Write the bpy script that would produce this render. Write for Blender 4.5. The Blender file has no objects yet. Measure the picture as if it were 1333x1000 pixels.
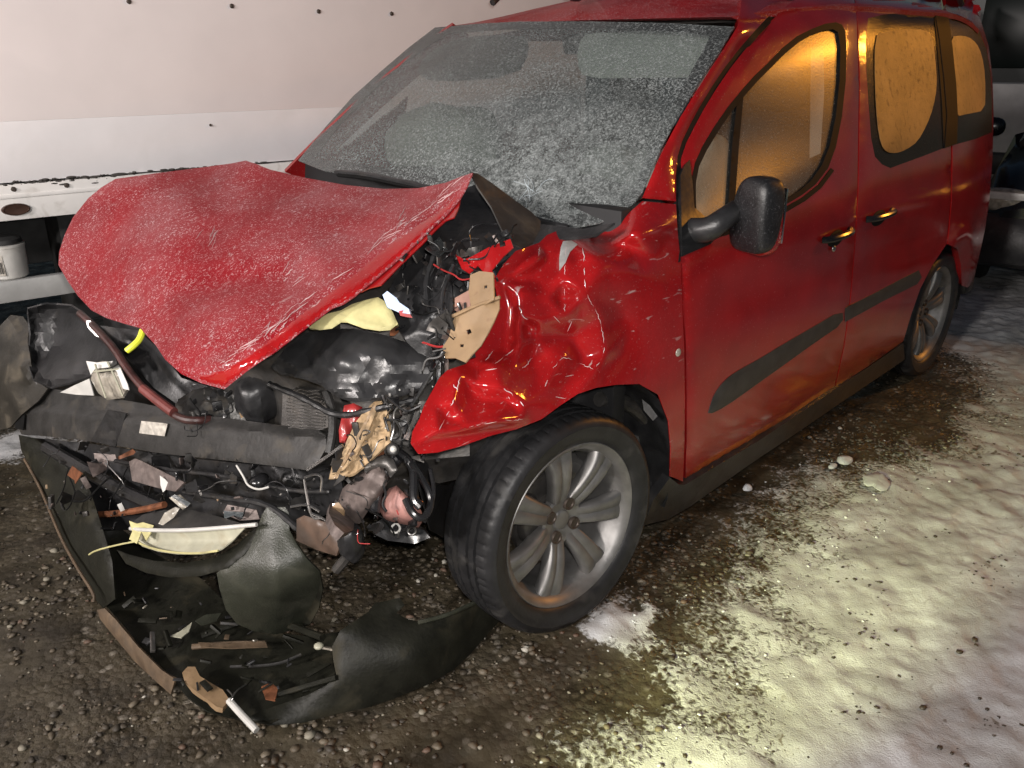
import bpy, bmesh, math, random
import numpy as np
from mathutils import Vector, Matrix, geometry

random.seed(7)
RNG = np.random.default_rng(11)
SC = bpy.context.scene
COL = SC.collection

# ------------------------------------------------------------------ camera, world, lamps, exposure
CAM = np.array([1.5555, 2.1143, 1.5287])
YAW, PITCH, ROLL = np.radians([224.298, -21.717, -0.264])
FPX = 1080.5
FW = np.array([np.cos(PITCH)*np.cos(YAW), np.cos(PITCH)*np.sin(YAW), np.sin(PITCH)])
RT = np.cross(FW, [0, 0, 1]); RT /= np.linalg.norm(RT); UP = np.cross(RT, FW)
RT, UP = np.cos(ROLL)*RT+np.sin(ROLL)*UP, -np.sin(ROLL)*RT+np.cos(ROLL)*UP
cd = bpy.data.cameras.new('camera'); cam = bpy.data.objects.new('camera', cd); COL.objects.link(cam)
cd.sensor_fit = 'HORIZONTAL'; cd.sensor_width = 36; cd.lens = 36*FPX/1333
cd.clip_start = 0.05; cd.clip_end = 500
cam.matrix_world = Matrix(((RT[0], UP[0], -FW[0], CAM[0]), (RT[1], UP[1], -FW[1], CAM[1]),
                           (RT[2], UP[2], -FW[2], CAM[2]), (0, 0, 0, 1)))
SC.camera = cam

world = bpy.data.worlds.new('World'); SC.world = world; world.use_nodes = True
wn = world.node_tree.nodes; wl = world.node_tree.links
sky = wn.new('ShaderNodeTexSky'); sky.sky_type = 'NISHITA'; sky.sun_disc = False
sky.sun_elevation = math.radians(16); sky.sun_rotation = math.radians(120)
wl.new(sky.outputs[0], wn['Background'].inputs[0]); wn['Background'].inputs[1].default_value = 0.014

def lamp(name, typ, loc, target, energy, color, **kw):
    d = bpy.data.lights.new(name, typ); d.energy = energy; d.color = color
    for k, v in kw.items(): setattr(d, k, v)
    o = bpy.data.objects.new(name, d); COL.objects.link(o); o.location = loc
    v = Vector(target)-Vector(loc)
    o.rotation_euler = v.to_track_quat('-Z', 'Y').to_euler()
    return o
# front vehicle lamps out of view, set higher than headlights to brighten the snow
lamp('raised_front_lamp', 'SPOT', (5.5, 1.9, 2.9), (-0.3, -0.2, 0.9), 860, (1.0, 0.93, 0.88), spot_size=math.radians(75), spot_blend=0.6, shadow_soft_size=0.26)
lamp('raised_front_lamp', 'SPOT', (5.9, -0.5, 2.9), (-0.3, -0.4, 0.9), 760, (1.0, 0.92, 0.89), spot_size=math.radians(75), spot_blend=0.6, shadow_soft_size=0.26)
# the phone's own flash
lamp('photo_flash', 'SPOT', tuple(CAM+UP*0.05+RT*0.03), tuple(CAM+FW*2+RT*-0.02+UP*0.34), 125, (1.0, 0.95, 0.91), spot_size=math.radians(104), spot_blend=1.0, shadow_soft_size=0.025)
# sodium street lamp far down the road
lamp('street_lamp_light', 'SPOT', (-11.0, 4.6, 4.9), (-2.1, 0.8, 1.42), 1050, (1.0, 0.38, 0.04), spot_size=math.radians(25), spot_blend=0.7, shadow_soft_size=0.45)
# hand torch held low, shining along the snow
tl = lamp('hand_torch', 'SPOT', (2.5, 1.25, 1.00), (-0.42, 1.33, 0.0), 520, (0.93, 1.0, 0.30), spot_size=math.radians(25), spot_blend=1.0, shadow_soft_size=0.03)
tl.scale = (0.66, 1.0, 1.0)
vs = SC.view_settings; vs.view_transform = 'Standard'; vs.look = 'None'; vs.gamma = 1; vs.exposure = 0.26
try: vs.use_curve_mapping = False
except Exception: pass

# ------------------------------------------------------------------ maths helpers (measured from the photograph)
def rays(p):
    p = np.atleast_2d(np.asarray(p, float))
    return FW+RT*((p[:, :1]-666.5)/FPX)-UP*((p[:, 1:2]-500)/FPX)
def proj(X):
    d = np.atleast_2d(np.asarray(X, float))-CAM; z = d@FW
    return np.stack([666.5+FPX*(d@RT)/z, 500-FPX*(d@UP)/z, z], 1)
PZ = np.array([0.0, .15, .25, .35, .5, .62, .75, .85, .95, 1.08, 1.2, 1.4, 1.55, 1.65, 1.72, 1.765, 1.785])
PY = np.array([.78, .80, .86, .885, .90, .902, .905, .90, .892, .87, .835, .765, .715, .67, .60, .40, .0])
def sst(x, a, b):
    t = np.clip((x-a)/(b-a), 0, 1); return t*t*(3-2*t)
_zz = np.linspace(0, 1.785, 400)
_yy = np.interp(_zz, PZ, PY)
_k = np.ones(9)/9; _yy[4:-12] = np.convolve(_yy, _k, 'same')[4:-12]
def zdrop(x, z):
    t = np.clip((x+1.9)/.95, 0, None)
    return 0.1*t*t*sst(z, .95, 1.3)
def Ys(x, z):
    y = np.interp(z+zdrop(x, z), _zz, _yy, right=-.5)
    t = np.clip((-2.6-x)/.7, 0, 2); y = y-.045*t*t
    t = np.clip(x-.1, 0, 2); y = y-.06*t*t
    # soft scallop that runs along both doors and the flare over the rear wheel
    y = y-.012*np.exp(-((z-.80-.05*(x+1.5))/.09)**2)*sst(x, -2.6, -2.0)*(1-sst(x, -.7, -.4))
    rr = np.hypot(x+2.73, z-.32); y = y+.02*np.exp(-((rr-.40)/.05)**2)
    return y
def side_depth(p, off=0.0):
    q = rays(p)
    d = np.linspace(1.2, 7.5, 160)
    X = CAM+q[:, None, :]*d[None, :, None]
    g = X[..., 1]-Ys(X[..., 0], X[..., 2])+off
    hit = g < 0
    i = np.argmax(hit, 1); ok = hit.any(1)
    i = np.clip(i, 1, len(d)-1)
    lo = d[i-1].copy(); hi = d[i].copy()
    for _ in range(30):
        m = (lo+hi)/2; Y = CAM+q*m[:, None]
        neg = Y[:, 1]-Ys(Y[:, 0], Y[:, 2])+off < 0
        hi = np.where(neg, m, hi); lo = np.where(neg, lo, m)
    out = (lo+hi)/2
    if (~ok).any(): out[~ok] = np.nan
    return out
def depth_of(c):
    """a measured point (px, py, axis, value) -> depth along the view axis"""
    if len(c) == 3 and not isinstance(c[2], str): return float(proj(c)[0][2])
    q = rays(c[:2])[0]; k = c[2]
    if k == 'd': return c[3]
    if k == 's': return float(side_depth([c[:2]], c[3] if len(c) > 3 else 0)[0])
    i = 'xyz'.index(k); return (c[3]-CAM[i])/q[i]
def at(px, py, k, v=0.0):
    return CAM+rays((px, py))[0]*depth_of((px, py, k, v))
def tps(ctrl, lam=1e-4):
    P = []; D = []
    for c in ctrl:
        if len(c) == 3: w = proj(c)[0]; P.append(w[:2]); D.append(w[2])
        else: P.append(c[:2]); D.append(depth_of(c))
    P = np.array(P, float)/200; D = np.array(D)
    n = len(P)
    if n == 1: return lambda q: np.full(len(q), D[0])
    if n == 2:
        a, b = P; v = b-a
        return lambda q: D[0]+(D[1]-D[0])*np.clip(((np.asarray(q)/200-a)@v)/(v@v), -.3, 1.3)
    if n == 3:
        A = np.c_[np.ones(3), P]; c = np.linalg.lstsq(A, D, rcond=None)[0]
        return lambda q: np.c_[np.ones(len(q)), np.asarray(q)/200]@c
    def U(r2): return np.where(r2 > 0, r2*np.log(np.maximum(r2, 1e-12)), 0)
    K = U(((P[:, None]-P[None])**2).sum(-1))+lam*np.eye(n)
    A = np.zeros((n+3, n+3)); A[:n, :n] = K; A[:n, n] = 1; A[:n, n+1:] = P; A[n, :n] = 1; A[n+1:, :n] = P.T
    s = np.linalg.solve(A, np.r_[D, 0, 0, 0])
    def f(q):
        q = np.asarray(q, float)/200
        return U(((q[:, None]-P[None])**2).sum(-1))@s[:n]+s[n]+q@s[n+1:]
    return f
def inside(q, poly):
    x, y = q[:, 0], q[:, 1]; r = np.zeros(len(q), bool); n = len(poly)
    for i in range(n):
        x1, y1 = poly[i]; x2, y2 = poly[(i+1) % n]
        if y1 == y2: continue
        r ^= ((y1 > y) != (y2 > y)) & (x < (x2-x1)*(y-y1)/(y2-y1)+x1)
    return r
def edge_dist(q, poly):
    d = np.full(len(q), 1e9)
    for i in range(len(poly)):
        a = poly[i]; b = poly[(i+1) % len(poly)]; v = b-a; L = max(v@v, 1e-9)
        t = np.clip(((q-a)@v)/L, 0, 1); d = np.minimum(d, np.hypot(*(q-a-t[:, None]*v).T))
    return d
def chaikin(p, n=1, closed=True):
    p = np.asarray(p, float)
    for _ in range(n):
        a = p; b = np.roll(p, -1, 0)
        if not closed: a, b = p[:-1], p[1:]
        m = np.empty((2*len(a), p.shape[1])); m[0::2] = .75*a+.25*b; m[1::2] = .25*a+.75*b
        if not closed: m = np.vstack([p[:1], m, p[-1:]])
        p = m
    return p
def resample(p, step, closed=True):
    p = np.asarray(p, float); out = []
    n = len(p)
    for i in range(n if closed else n-1):
        a = p[i]; b = p[(i+1) % n]; k = max(1, int(np.ceil(np.linalg.norm(b-a)/step)))
        for j in range(k): out.append(a+(b-a)*j/k)
    if not closed: out.append(p[-1])
    return np.array(out)
def vnoise(x, y, seed=0):
    """smooth value noise in the plane, -1..1"""
    g = np.random.default_rng(seed).random((256, 256))*2-1
    xi = np.floor(x).astype(int); yi = np.floor(y).astype(int); fx = x-xi; fy = y-yi
    fx = fx*fx*fx*(fx*(fx*6-15)+10); fy = fy*fy*fy*(fy*(fy*6-15)+10)
    a = g[xi & 255, yi & 255]; b = g[(xi+1) & 255, yi & 255]; c = g[xi & 255, (yi+1) & 255]; d = g[(xi+1) & 255, (yi+1) & 255]
    return (a*(1-fx)+b*fx)*(1-fy)+(c*(1-fx)+d*fx)*fy
def fbm(x, y, seed=0, oct=4, gain=.5):
    s = np.zeros_like(x, float); a = 1.0
    for o in range(oct):
        s += a*vnoise(x*2**o+17.3*o, y*2**o-9.1*o, seed+o); a *= gain
    return s
def facets(q, pts, vals, soft=0):
    """piecewise flat folds between scattered points: creased sheet metal"""
    vs_, _, fs, ov, _, _ = geometry.delaunay_2d_cdt([Vector(p) for p in pts], [], [], 0, 1e-4)
    V = np.array([v[:] for v in vs_]); H = np.array([vals[o[0]] if o else 0 for o in ov])
    out = np.zeros(len(q)); done = np.zeros(len(q), bool)
    for t in fs:
        if len(t) != 3: continue
        a, b, c = V[list(t)]
        den = (b[1]-c[1])*(a[0]-c[0])+(c[0]-b[0])*(a[1]-c[1])
        if abs(den) < 1e-9: continue
        u = ((b[1]-c[1])*(q[:, 0]-c[0])+(c[0]-b[0])*(q[:, 1]-c[1]))/den
        v = ((c[1]-a[1])*(q[:, 0]-c[0])+(a[0]-c[0])*(q[:, 1]-c[1]))/den
        w = 1-u-v; m = (u >= -1e-6) & (v >= -1e-6) & (w >= -1e-6) & ~done
        out[m] = u[m]*H[t[0]]+v[m]*H[t[1]]+w[m]*H[t[2]]; done |= m
    return out
def crumple(cell, amp, seed, lo=None, hi=None):
    """random creased field over the pixel plane, metres along the view"""
    def f(q):
        r = np.random.default_rng(seed)
        x0, y0 = q.min(0)-cell*1.5; x1, y1 = q.max(0)+cell*1.5
        gx, gy = np.meshgrid(np.arange(x0, x1, cell), np.arange(y0, y1, cell))
        pts = np.stack([gx.ravel(), gy.ravel()], 1); pts = pts+r.uniform(-.45, .45, pts.shape)*cell
        return facets(q, pts, r.uniform(-1, 1, len(pts))*amp)
    return f

# ------------------------------------------------------------------ materials
MATS = {}
def nmat(name, base, rough=.5, metal=0., coat=0., spec=.5, var=0., var_scale=20., bump=0., bump_scale=60., dirt=None, dirt_amt=0., dirt_scale=8., rough_var=0.):
    if name in MATS: return MATS[name]
    m = bpy.data.materials.new(name); m.use_nodes = True
    N = m.node_tree.nodes; L = m.node_tree.links; b = N['Principled BSDF']
    b.inputs['Roughness'].default_value = rough; b.inputs['Metallic'].default_value = metal
    b.inputs['Coat Weight'].default_value = coat; b.inputs['Coat Roughness'].default_value = .06
    b.inputs['Specular IOR Level'].default_value = spec
    tc = N.new('ShaderNodeTexCoord')
    rgb = N.new('ShaderNodeRGB'); rgb.outputs[0].default_value = (*base, 1); col = rgb.outputs[0]
    def noise(scale, detail=4, dist=0.):
        n = N.new('ShaderNodeTexNoise'); n.inputs['Scale'].default_value = scale; n.inputs['Detail'].default_value = detail
        n.inputs['Distortion'].default_value = dist
        L.new(tc.outputs['Object'], n.inputs['Vector']); return n.outputs['Fac']
    def ramp(f, a, bb):
        r = N.new('ShaderNodeMapRange'); r.inputs[1].default_value = a; r.inputs[2].default_value = bb; L.new(f, r.inputs[0]); return r.outputs[0]
    def mix(f, c1, c2, fac=None):
        x = N.new('ShaderNodeMix'); x.data_type = 'RGBA'
        if f is not None: L.new(f, x.inputs[0])
        else: x.inputs[0].default_value = fac
        for s, c in ((6, c1), (7, c2)):
            if isinstance(c, tuple): x.inputs[s].default_value = (*c, 1)
            else: L.new(c, x.inputs[s])
        return x.outputs[2]
    if var > 0:
        f = ramp(noise(var_scale), .3, .7)
        col = mix(f, tuple(c*(1-var) for c in base), tuple(min(1, c*(1+var)) for c in base))
    if dirt is not None:
        f = ramp(noise(dirt_scale, 8, .6), .62-.3*dirt_amt, .78-.2*dirt_amt)
        mu = N.new('ShaderNodeMath'); mu.operation = 'MULTIPLY'; L.new(f, mu.inputs[0]); mu.inputs[1].default_value = min(1, .45+dirt_amt*.5)
        col = mix(mu.outputs[0], col, dirt)
        rr = N.new('ShaderNodeMapRange'); L.new(mu.outputs[0], rr.inputs[0]); rr.inputs[3].default_value = rough; rr.inputs[4].default_value = min(1, rough+.35)
        L.new(rr.outputs[0], b.inputs['Roughness'])
    elif rough_var > 0:
        rr = N.new('ShaderNodeMapRange'); L.new(noise(var_scale*1.7, 6), rr.inputs[0]); rr.inputs[1].default_value = .3; rr.inputs[2].default_value = .7
        rr.inputs[3].default_value = max(0.02, rough-rough_var); rr.inputs[4].default_value = rough+rough_var; L.new(rr.outputs[0], b.inputs['Roughness'])
    L.new(col, b.inputs['Base Color'])
    if bump > 0:
        bp = N.new('ShaderNodeBump'); bp.inputs['Strength'].default_value = bump; bp.inputs['Distance'].default_value = .004
        L.new(noise(bump_scale, 6), bp.inputs['Height']); L.new(bp.outputs[0], b.inputs['Normal'])
    MATS[name] = m; m['_nodes'] = 1
    return m
def paint(name, base, frost=0., wet=.3, rough=.32, scuff=0.):
    """wet car lacquer; frost = sleet grains frozen on it, scuff = rubbed silver streaks"""
    m = bpy.data.materials.new(name); m.use_nodes = True
    N = m.node_tree.nodes; L = m.node_tree.links; b = N['Principled BSDF']
    b.inputs['Coat Weight'].default_value = 1; b.inputs['Coat Roughness'].default_value = .05; b.inputs['Specular IOR Level'].default_value = .03
    tc = N.new('ShaderNodeTexCoord')
    def noise(scale, detail=3, dist=0., vec=None):
        n = N.new('ShaderNodeTexNoise'); n.inputs['Scale'].default_value = scale; n.inputs['Detail'].default_value = detail; n.inputs['Distortion'].default_value = dist
        L.new(vec or tc.outputs['Object'], n.inputs['Vector']); return n.outputs['Fac']
    def mr(f, a, bb, c=0., d=1.):
        r = N.new('ShaderNodeMapRange'); r.inputs[1].default_value = a; r.inputs[2].default_value = bb; r.inputs[3].default_value = c; r.inputs[4].default_value = d
        L.new(f, r.inputs[0]); return r.outputs[0]
    def math_(op, a, bb):
        x = N.new('ShaderNodeMath'); x.operation = op; x.use_clamp = op in ('ADD',)
        for i, v in enumerate((a, bb)):
            if isinstance(v, (int, float)): x.inputs[i].default_value = v
            else: L.new(v, x.inputs[i])
        return x.outputs[0]
    def mix(f, c1, c2):
        x = N.new('ShaderNodeMix'); x.data_type = 'RGBA'; L.new(f, x.inputs[0])
        for s, c in ((6, c1), (7, c2)):
            if isinstance(c, tuple): x.inputs[s].default_value = (*c, 1)
            else: L.new(c, x.inputs[s])
        return x.outputs[2]
    col = mix(mr(noise(6, 4), .35, .7), tuple(c*.85 for c in base), tuple(c*1.12 for c in base))
    gr = 0
    if frost > 0:
        grains = mr(noise(88, 2, 2.2), .585, .66)
        grains2 = mr(noise(210, 1, 1.2), .62, .69)
        patch = mr(noise(4.5, 5, .4), .36, .68, .45, 1)
        g = math_('MULTIPLY', math_('ADD', grains, math_('MULTIPLY', grains2, .5)), patch)
        veil = math_('MULTIPLY', mr(noise(3.2, 6, .7), .44, .75), .15*frost)
        gr = math_('ADD', math_('MULTIPLY', g, .60*frost), veil)
        col = mix(gr, col, (.62, .50, .52))
    else:
        drops = mr(noise(190, 1, .5), .68, .76)
        gr = math_('MULTIPLY', drops, .35)
        col = mix(math_('MULTIPLY', gr, .5), col, (.5, .38, .38))
    if scuff > 0:
        mp = N.new('ShaderNodeMapping'); mp.inputs['Scale'].default_value = (7, 30, 30); mp.inputs['Rotation'].default_value = (0, .5, .6)
        L.new(tc.outputs['Object'], mp.inputs[0])
        sc = mr(noise(1.6, 8, .5, mp.outputs[0]), .66, .73)
        sc = math_('MULTIPLY', sc, scuff)
        col = mix(sc, col, (.55, .48, .47)); gr = math_('ADD', gr, sc)
    L.new(col, b.inputs['Base Color'])
    L.new(mr(gr, 0, 1, rough, .75), b.inputs['Roughness'])
    L.new(mr(gr, 0, .6, .16 if frost > 0 else 1, .05), b.inputs['Coat Weight'])
    bp = N.new('ShaderNodeBump'); bp.inputs['Strength'].default_value = .35 if frost else .14; bp.inputs['Distance'].default_value = .002
    L.new(math_('ADD', noise(170, 2), gr), bp.inputs['Height'])
    L.new(bp.outputs[0], b.inputs['Coat Normal'] if frost == 0 else b.inputs['Normal'])
    bp2 = N.new('ShaderNodeBump'); bp2.inputs['Strength'].default_value = .16 if scuff > .5 else .05; bp2.inputs['Distance'].default_value = .01
    L.new(noise(38 if scuff > .5 else 14, 4 if scuff > .5 else 3), bp2.inputs['Height'])
    if frost == 0: L.new(bp2.outputs[0], b.inputs['Normal'])
    return m
def frost_glass(name, clear, tint=(.55, .58, .55), scale=120, lo=.45, hi=.62, base=.05, impact=None, gloss=.08, rip=.3):
    """glass with frozen sleet: clear part looks through, grains scatter"""
    m = bpy.data.materials.new(name); m.use_nodes = True
    N = m.node_tree.nodes; L = m.node_tree.links
    for n in list(N):
        if n.type != 'OUTPUT_MATERIAL': N.remove(n)
    out = [n for n in N if n.type == 'OUTPUT_MATERIAL'][0]
    tc = N.new('ShaderNodeTexCoord')
    def noise(s, d=3, dist=0., vec=None):
        n = N.new('ShaderNodeTexNoise'); n.inputs['Scale'].default_value = s; n.inputs['Detail'].default_value = d; n.inputs['Distortion'].default_value = dist
        L.new(vec or tc.outputs['Object'], n.inputs['Vector']); return n.outputs['Fac']
    def mr(f, a, bb, c=0., d=1.):
        r = N.new('ShaderNodeMapRange'); r.inputs[1].default_value = a; r.inputs[2].default_value = bb; r.inputs[3].default_value = c; r.inputs[4].default_value = d
        L.new(f, r.inputs[0]); return r.outputs[0]
    tr = N.new('ShaderNodeBsdfTransparent'); tr.inputs[0].default_value = (*clear, 1)
    gl = N.new('ShaderNodeBsdfGlossy'); gl.inputs['Roughness'].default_value = gloss
    lw = N.new('ShaderNodeLayerWeight'); lw.inputs[0].default_value = .5
    pw = N.new('ShaderNodeMath'); pw.operation = 'POWER'; L.new(lw.outputs['Facing'], pw.inputs[0]); pw.inputs[1].default_value = 4.5
    fr = N.new('ShaderNodeMapRange'); L.new(pw.outputs[0], fr.inputs[0]); fr.inputs[3].default_value = .03; fr.inputs[4].default_value = .55
    m1 = N.new('ShaderNodeMixShader'); L.new(fr.outputs[0], m1.inputs[0]); L.new(tr.outputs[0], m1.inputs[1]); L.new(gl.outputs[0], m1.inputs[2])
    df = N.new('ShaderNodeBsdfDiffuse'); df.inputs[0].default_value = (*tint, 1)
    tl_ = N.new('ShaderNodeBsdfTranslucent'); tl_.inputs[0].default_value = (*tint, 1)
    m2 = N.new('ShaderNodeMixShader'); m2.inputs[0].default_value = .3; L.new(df.outputs[0], m2.inputs[1]); L.new(tl_.outputs[0], m2.inputs[2])
    mx = N.new('ShaderNodeMath'); mx.operation = 'MULTIPLY'
    L.new(mr(noise(scale, 3, .9), lo, hi), mx.inputs[0]); L.new(mr(noise(5, 5, .5), .3, .7, .35, 1), mx.inputs[1])
    ad = N.new('ShaderNodeMath'); ad.operation = 'ADD'; ad.use_clamp = True; L.new(mx.outputs[0], ad.inputs[0]); ad.inputs[1].default_value = base
    m3 = N.new('ShaderNodeMixShader'); L.new(ad.outputs[0], m3.inputs[0]); L.new(m1.outputs[0], m3.inputs[1]); L.new(m2.outputs[0], m3.inputs[2])
    L.new(m3.outputs[0], out.inputs[0])
    if impact:  # pulverised glass round the point that was struck
        g = N.new('ShaderNodeNewGeometry'); vm = N.new('ShaderNodeVectorMath'); vm.operation = 'DISTANCE'; L.new(g.outputs['Position'], vm.inputs[0]); vm.inputs[1].default_value = impact
        a2 = N.new('ShaderNodeMath'); a2.operation = 'MULTIPLY'; L.new(mr(vm.outputs['Value'], .06, .46, .55, 0), a2.inputs[0]); L.new(mr(noise(24, 6, 1.5), .40, .66, .1, 1), a2.inputs[1])
        a3 = N.new('ShaderNodeMath'); a3.operation = 'ADD'; a3.use_clamp = True; L.new(ad.outputs[0], a3.inputs[0]); L.new(a2.outputs[0], a3.inputs[1]); L.new(a3.outputs[0], m3.inputs[0])
    bp = N.new('ShaderNodeBump'); bp.inputs['Strength'].default_value = rip; bp.inputs['Distance'].default_value = .002
    L.new(noise(scale*.8, 2), bp.inputs['Height'])
    for s in (df, gl): L.new(bp.outputs[0], s.inputs['Normal'])
    return m

RED = (.29, .0085, .0095)
M_PAINT = paint('wet_red_paint', RED, 0, rough=.30)
M_FENDER = paint('wet_red_paint_scraped', RED, 0, rough=.28, scuff=.55)
M_HOOD = paint('frosted_red_paint', (.235, .009, .014), 1.0, rough=.35, scuff=.25)
M_ROOF = paint('frosted_roof_paint', RED, .8, rough=.4)
M_BLK = nmat('black_plastic', (.018, .018, .019), .38, var=.4, bump=.25, bump_scale=90, dirt=(.06, .05, .04), dirt_amt=.12)
M_BLKG = nmat('glossy_black_plastic', (.014, .014, .015), .22, var=.3, bump=.1, bump_scale=40)
M_GREY = nmat('grey_plastic', (.024, .023, .022), .5, var=.35, bump=.3, bump_scale=70, dirt=(.075, .062, .045), dirt_amt=.25, dirt_scale=14)
M_RUB = nmat('tyre_rubber', (.016, .016, .017), .45, spec=.35, var=.3, bump=.2, bump_scale=80, dirt=(.07, .066, .06), dirt_amt=.22, dirt_scale=9)
M_TRIM = nmat('grey_trim_plastic', (.035, .036, .034), .5, var=.3, bump=.2, bump_scale=140)
M_ALLOY = nmat('alloy', (.215, .21, .205), .48, metal=.7, var=.2, bump=.1, bump_scale=60, dirt=(.10, .085, .072), dirt_amt=.16, dirt_scale=9)
M_RUST = nmat('rusty_steel', (.20, .075, .035), .6, metal=.3, var=.5, var_scale=30, bump=.4, bump_scale=60)
M_STEEL = nmat('bare_steel', (.42, .41, .40), .3, metal=.95, var=.3, dirt=(.10, .07, .05), dirt_amt=.25, dirt_scale=18)
M_DARKST = nmat('dark_steel', (.10, .095, .09), .4, metal=.7, var=.4, bump=.3, dirt=(.06, .045, .03), dirt_amt=.3, dirt_scale=20)
M_CHROME = nmat('chromed_reflector', (.75, .74, .72), .12, metal=1., var=.15, bump=.35, bump_scale=40)
M_LENS = nmat('cracked_lens', (.33, .30, .25), .18, var=.35, var_scale=40, bump=.7, bump_scale=45, coat=.6)
M_PALE = nmat('pale_plastic', (.40, .39, .30), .42, var=.15, dirt=(.28, .24, .16), dirt_amt=.35, dirt_scale=22, bump=.2)
M_WHITEP = nmat('white_plastic', (.54, .53, .50), .4, var=.1, dirt=(.3, .27, .22), dirt_amt=.15, dirt_scale=14)
M_TAN = nmat('tan_primer_steel', (.25, .165, .09), .5, var=.2, var_scale=12, dirt=(.16, .09, .05), dirt_amt=.28, dirt_scale=24, bump=.2, coat=.2)
M_FOAM = nmat('yellow_foam', (.50, .46, .22), .7, var=.2, var_scale=18, dirt=(.30, .27, .16), dirt_amt=.25, dirt_scale=26, bump=.3)
M_BLUE = nmat('pale_blue_plastic', (.42, .52, .72), .4, var=.15)
M_PINK = nmat('pinkish_casting', (.30, .15, .13), .45, var=.3, var_scale=26, dirt=(.10, .07, .06), dirt_amt=.35, dirt_scale=22, bump=.3)
M_CAST = nmat('grey_casting', (.15, .12, .11), .5, metal=.3, var=.4, var_scale=30, dirt=(.06, .045, .04), dirt_amt=.45, dirt_scale=26, bump=.4)
M_FIBRE = nmat('torn_fibre', (.36, .25, .14), .7, var=.45, var_scale=34, dirt=(.10, .06, .03), dirt_amt=.4, dirt_scale=34, bump=.6, bump_scale=70)
M_REDP = nmat('red_plastic', (.32, .03, .03), .3, var=.3, coat=.5)
M_YEL = nmat('bright_yellow_plastic', (.80, .86, .06), .4)
M_LABEL = nmat('paper_label', (.45, .42, .37), .6, var=.3, var_scale=60, dirt=(.12, .1, .08), dirt_amt=.3, dirt_scale=40)
M_OLIVE = nmat('wet_grey_green_plastic', (.030, .032, .023), .36, var=.25, bump=.3, bump_scale=260, dirt=(.06, .058, .042), dirt_amt=.25, dirt_scale=10)
M_BUMP = nmat('bumper_plastic', (.012, .012, .0085), .5, spec=.22, var=.35, bump=.3, bump_scale=110, dirt=(.05, .043, .026), dirt_amt=.22, dirt_scale=9)
M_BROWN = nmat('muddy_brown_edge', (.10, .068, .042), .55, var=.4, var_scale=22, bump=.4, dirt=(.06, .045, .03), dirt_amt=.4, dirt_scale=18)
M_DARK = nmat('dark_void', (.008, .008, .009), .7)
M_CABIN = nmat('cabin_cloth', (.05, .048, .046), .85, var=.3)
M_BAG = nmat('airbag_cloth', (.36, .385, .35), .8, var=.08, bump=.4, bump_scale=30)
M_TRAIL = nmat('trailer_white_panel', (.88, .825, .82), .42, var=.04, var_scale=3, bump=.05, bump_scale=20, dirt=(.81, .765, .765), dirt_amt=.3, dirt_scale=2.5)
M_TRAILB = nmat('trailer_white_panel_lower', (.80, .79, .805), .45, var=.05, var_scale=4, bump=.05, dirt=(.72, .71, .71), dirt_amt=.25, dirt_scale=4)
M_RAIL = nmat('trailer_rail', (.80, .78, .755), .42, var=.05, var_scale=10, dirt=(.35, .31, .26), dirt_amt=.12, dirt_scale=12, bump=.15)
M_GUARD = nmat('galvanised_guard', (.42, .42, .41), .45, metal=.25, var=.12, var_scale=12, bump=.15)
M_CHASSIS = nmat('chassis_black', (.02, .02, .02), .7, var=.4)
M_BOLT = nmat('dark_bolt', (.07, .055, .045), .5, metal=.5)
M_GLASS_W = frost_glass('sleet_covered_windscreen', (.74, .76, .75), (.37, .395, .395), 150, .47, .68, .075, impact=tuple(at(700, 235, 'x', -.22)))
M_GLASS_D = frost_glass('wet_door_glass', (.90, .88, .85), (.45, .42, .38), 210, .60, .74, .035, gloss=.26, rip=.14)
M_GLASS_R = frost_glass('tinted_rear_glass', (.40, .38, .35), (.09, .07, .045), 160, .55, .7, .10, gloss=.2)
M_FROST = nmat('amber_lit_frost', (.22, .122, .042), .42, var=.5, var_scale=7, bump=.35, bump_scale=330, dirt=(.09, .05, .02), dirt_amt=.2, dirt_scale=45)  # amber of the street lamp mixed into the whitish frost's colour
M_SEAL = nmat('rubber_seal', (.010, .010, .010), .6, var=.2, spec=.06)

# ------------------------------------------------------------------ building helpers
WM = {}
def link(o, parent=None, world=None):
    COL.objects.link(o); world = world or Matrix()
    if parent is not None:
        o.parent = parent; o.matrix_parent_inverse = WM[parent.name].inverted()
    o.matrix_basis = world; WM[o.name] = world.copy(); return o
def thing(name, label, cat, loc, group=None):
    o = bpy.data.objects.new(name, None); o.empty_display_size = .1
    o['label'] = label; o['category'] = cat
    if group: o['group'] = group
    return link(o, None, Matrix.Translation(loc))
def tag(o, label=None, cat=None, group=None, kind=None):
    for k, v in (('label', label), ('category', cat), ('group', group), ('kind', kind)):
        if v: o[k] = v
    return o
def mk(name, V, F, m, parent=None, sharp=35, smooth=True, flip=False):
    V = np.asarray(V, float); c = (V.min(0)+V.max(0))/2
    me = bpy.data.meshes.new(name); me.from_pydata((V-c).tolist(), [], [list(map(int, f)) for f in F])
    if flip: me.flip_normals()
    me.materials.append(m); me.validate()
    if smooth:
        me.polygons.foreach_set('use_smooth', [True]*len(me.polygons))
        me.set_sharp_from_angle(angle=math.radians(sharp))
    me.update()
    return link(bpy.data.objects.new(name, me), parent, Matrix.Translation(c))
def add(*geo):
    V = []; F = []; n = 0
    for v, f in geo:
        V.append(np.asarray(v, float)); F += [[i+n for i in q] for q in f]; n += len(v)
    return np.vstack(V), F
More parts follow.
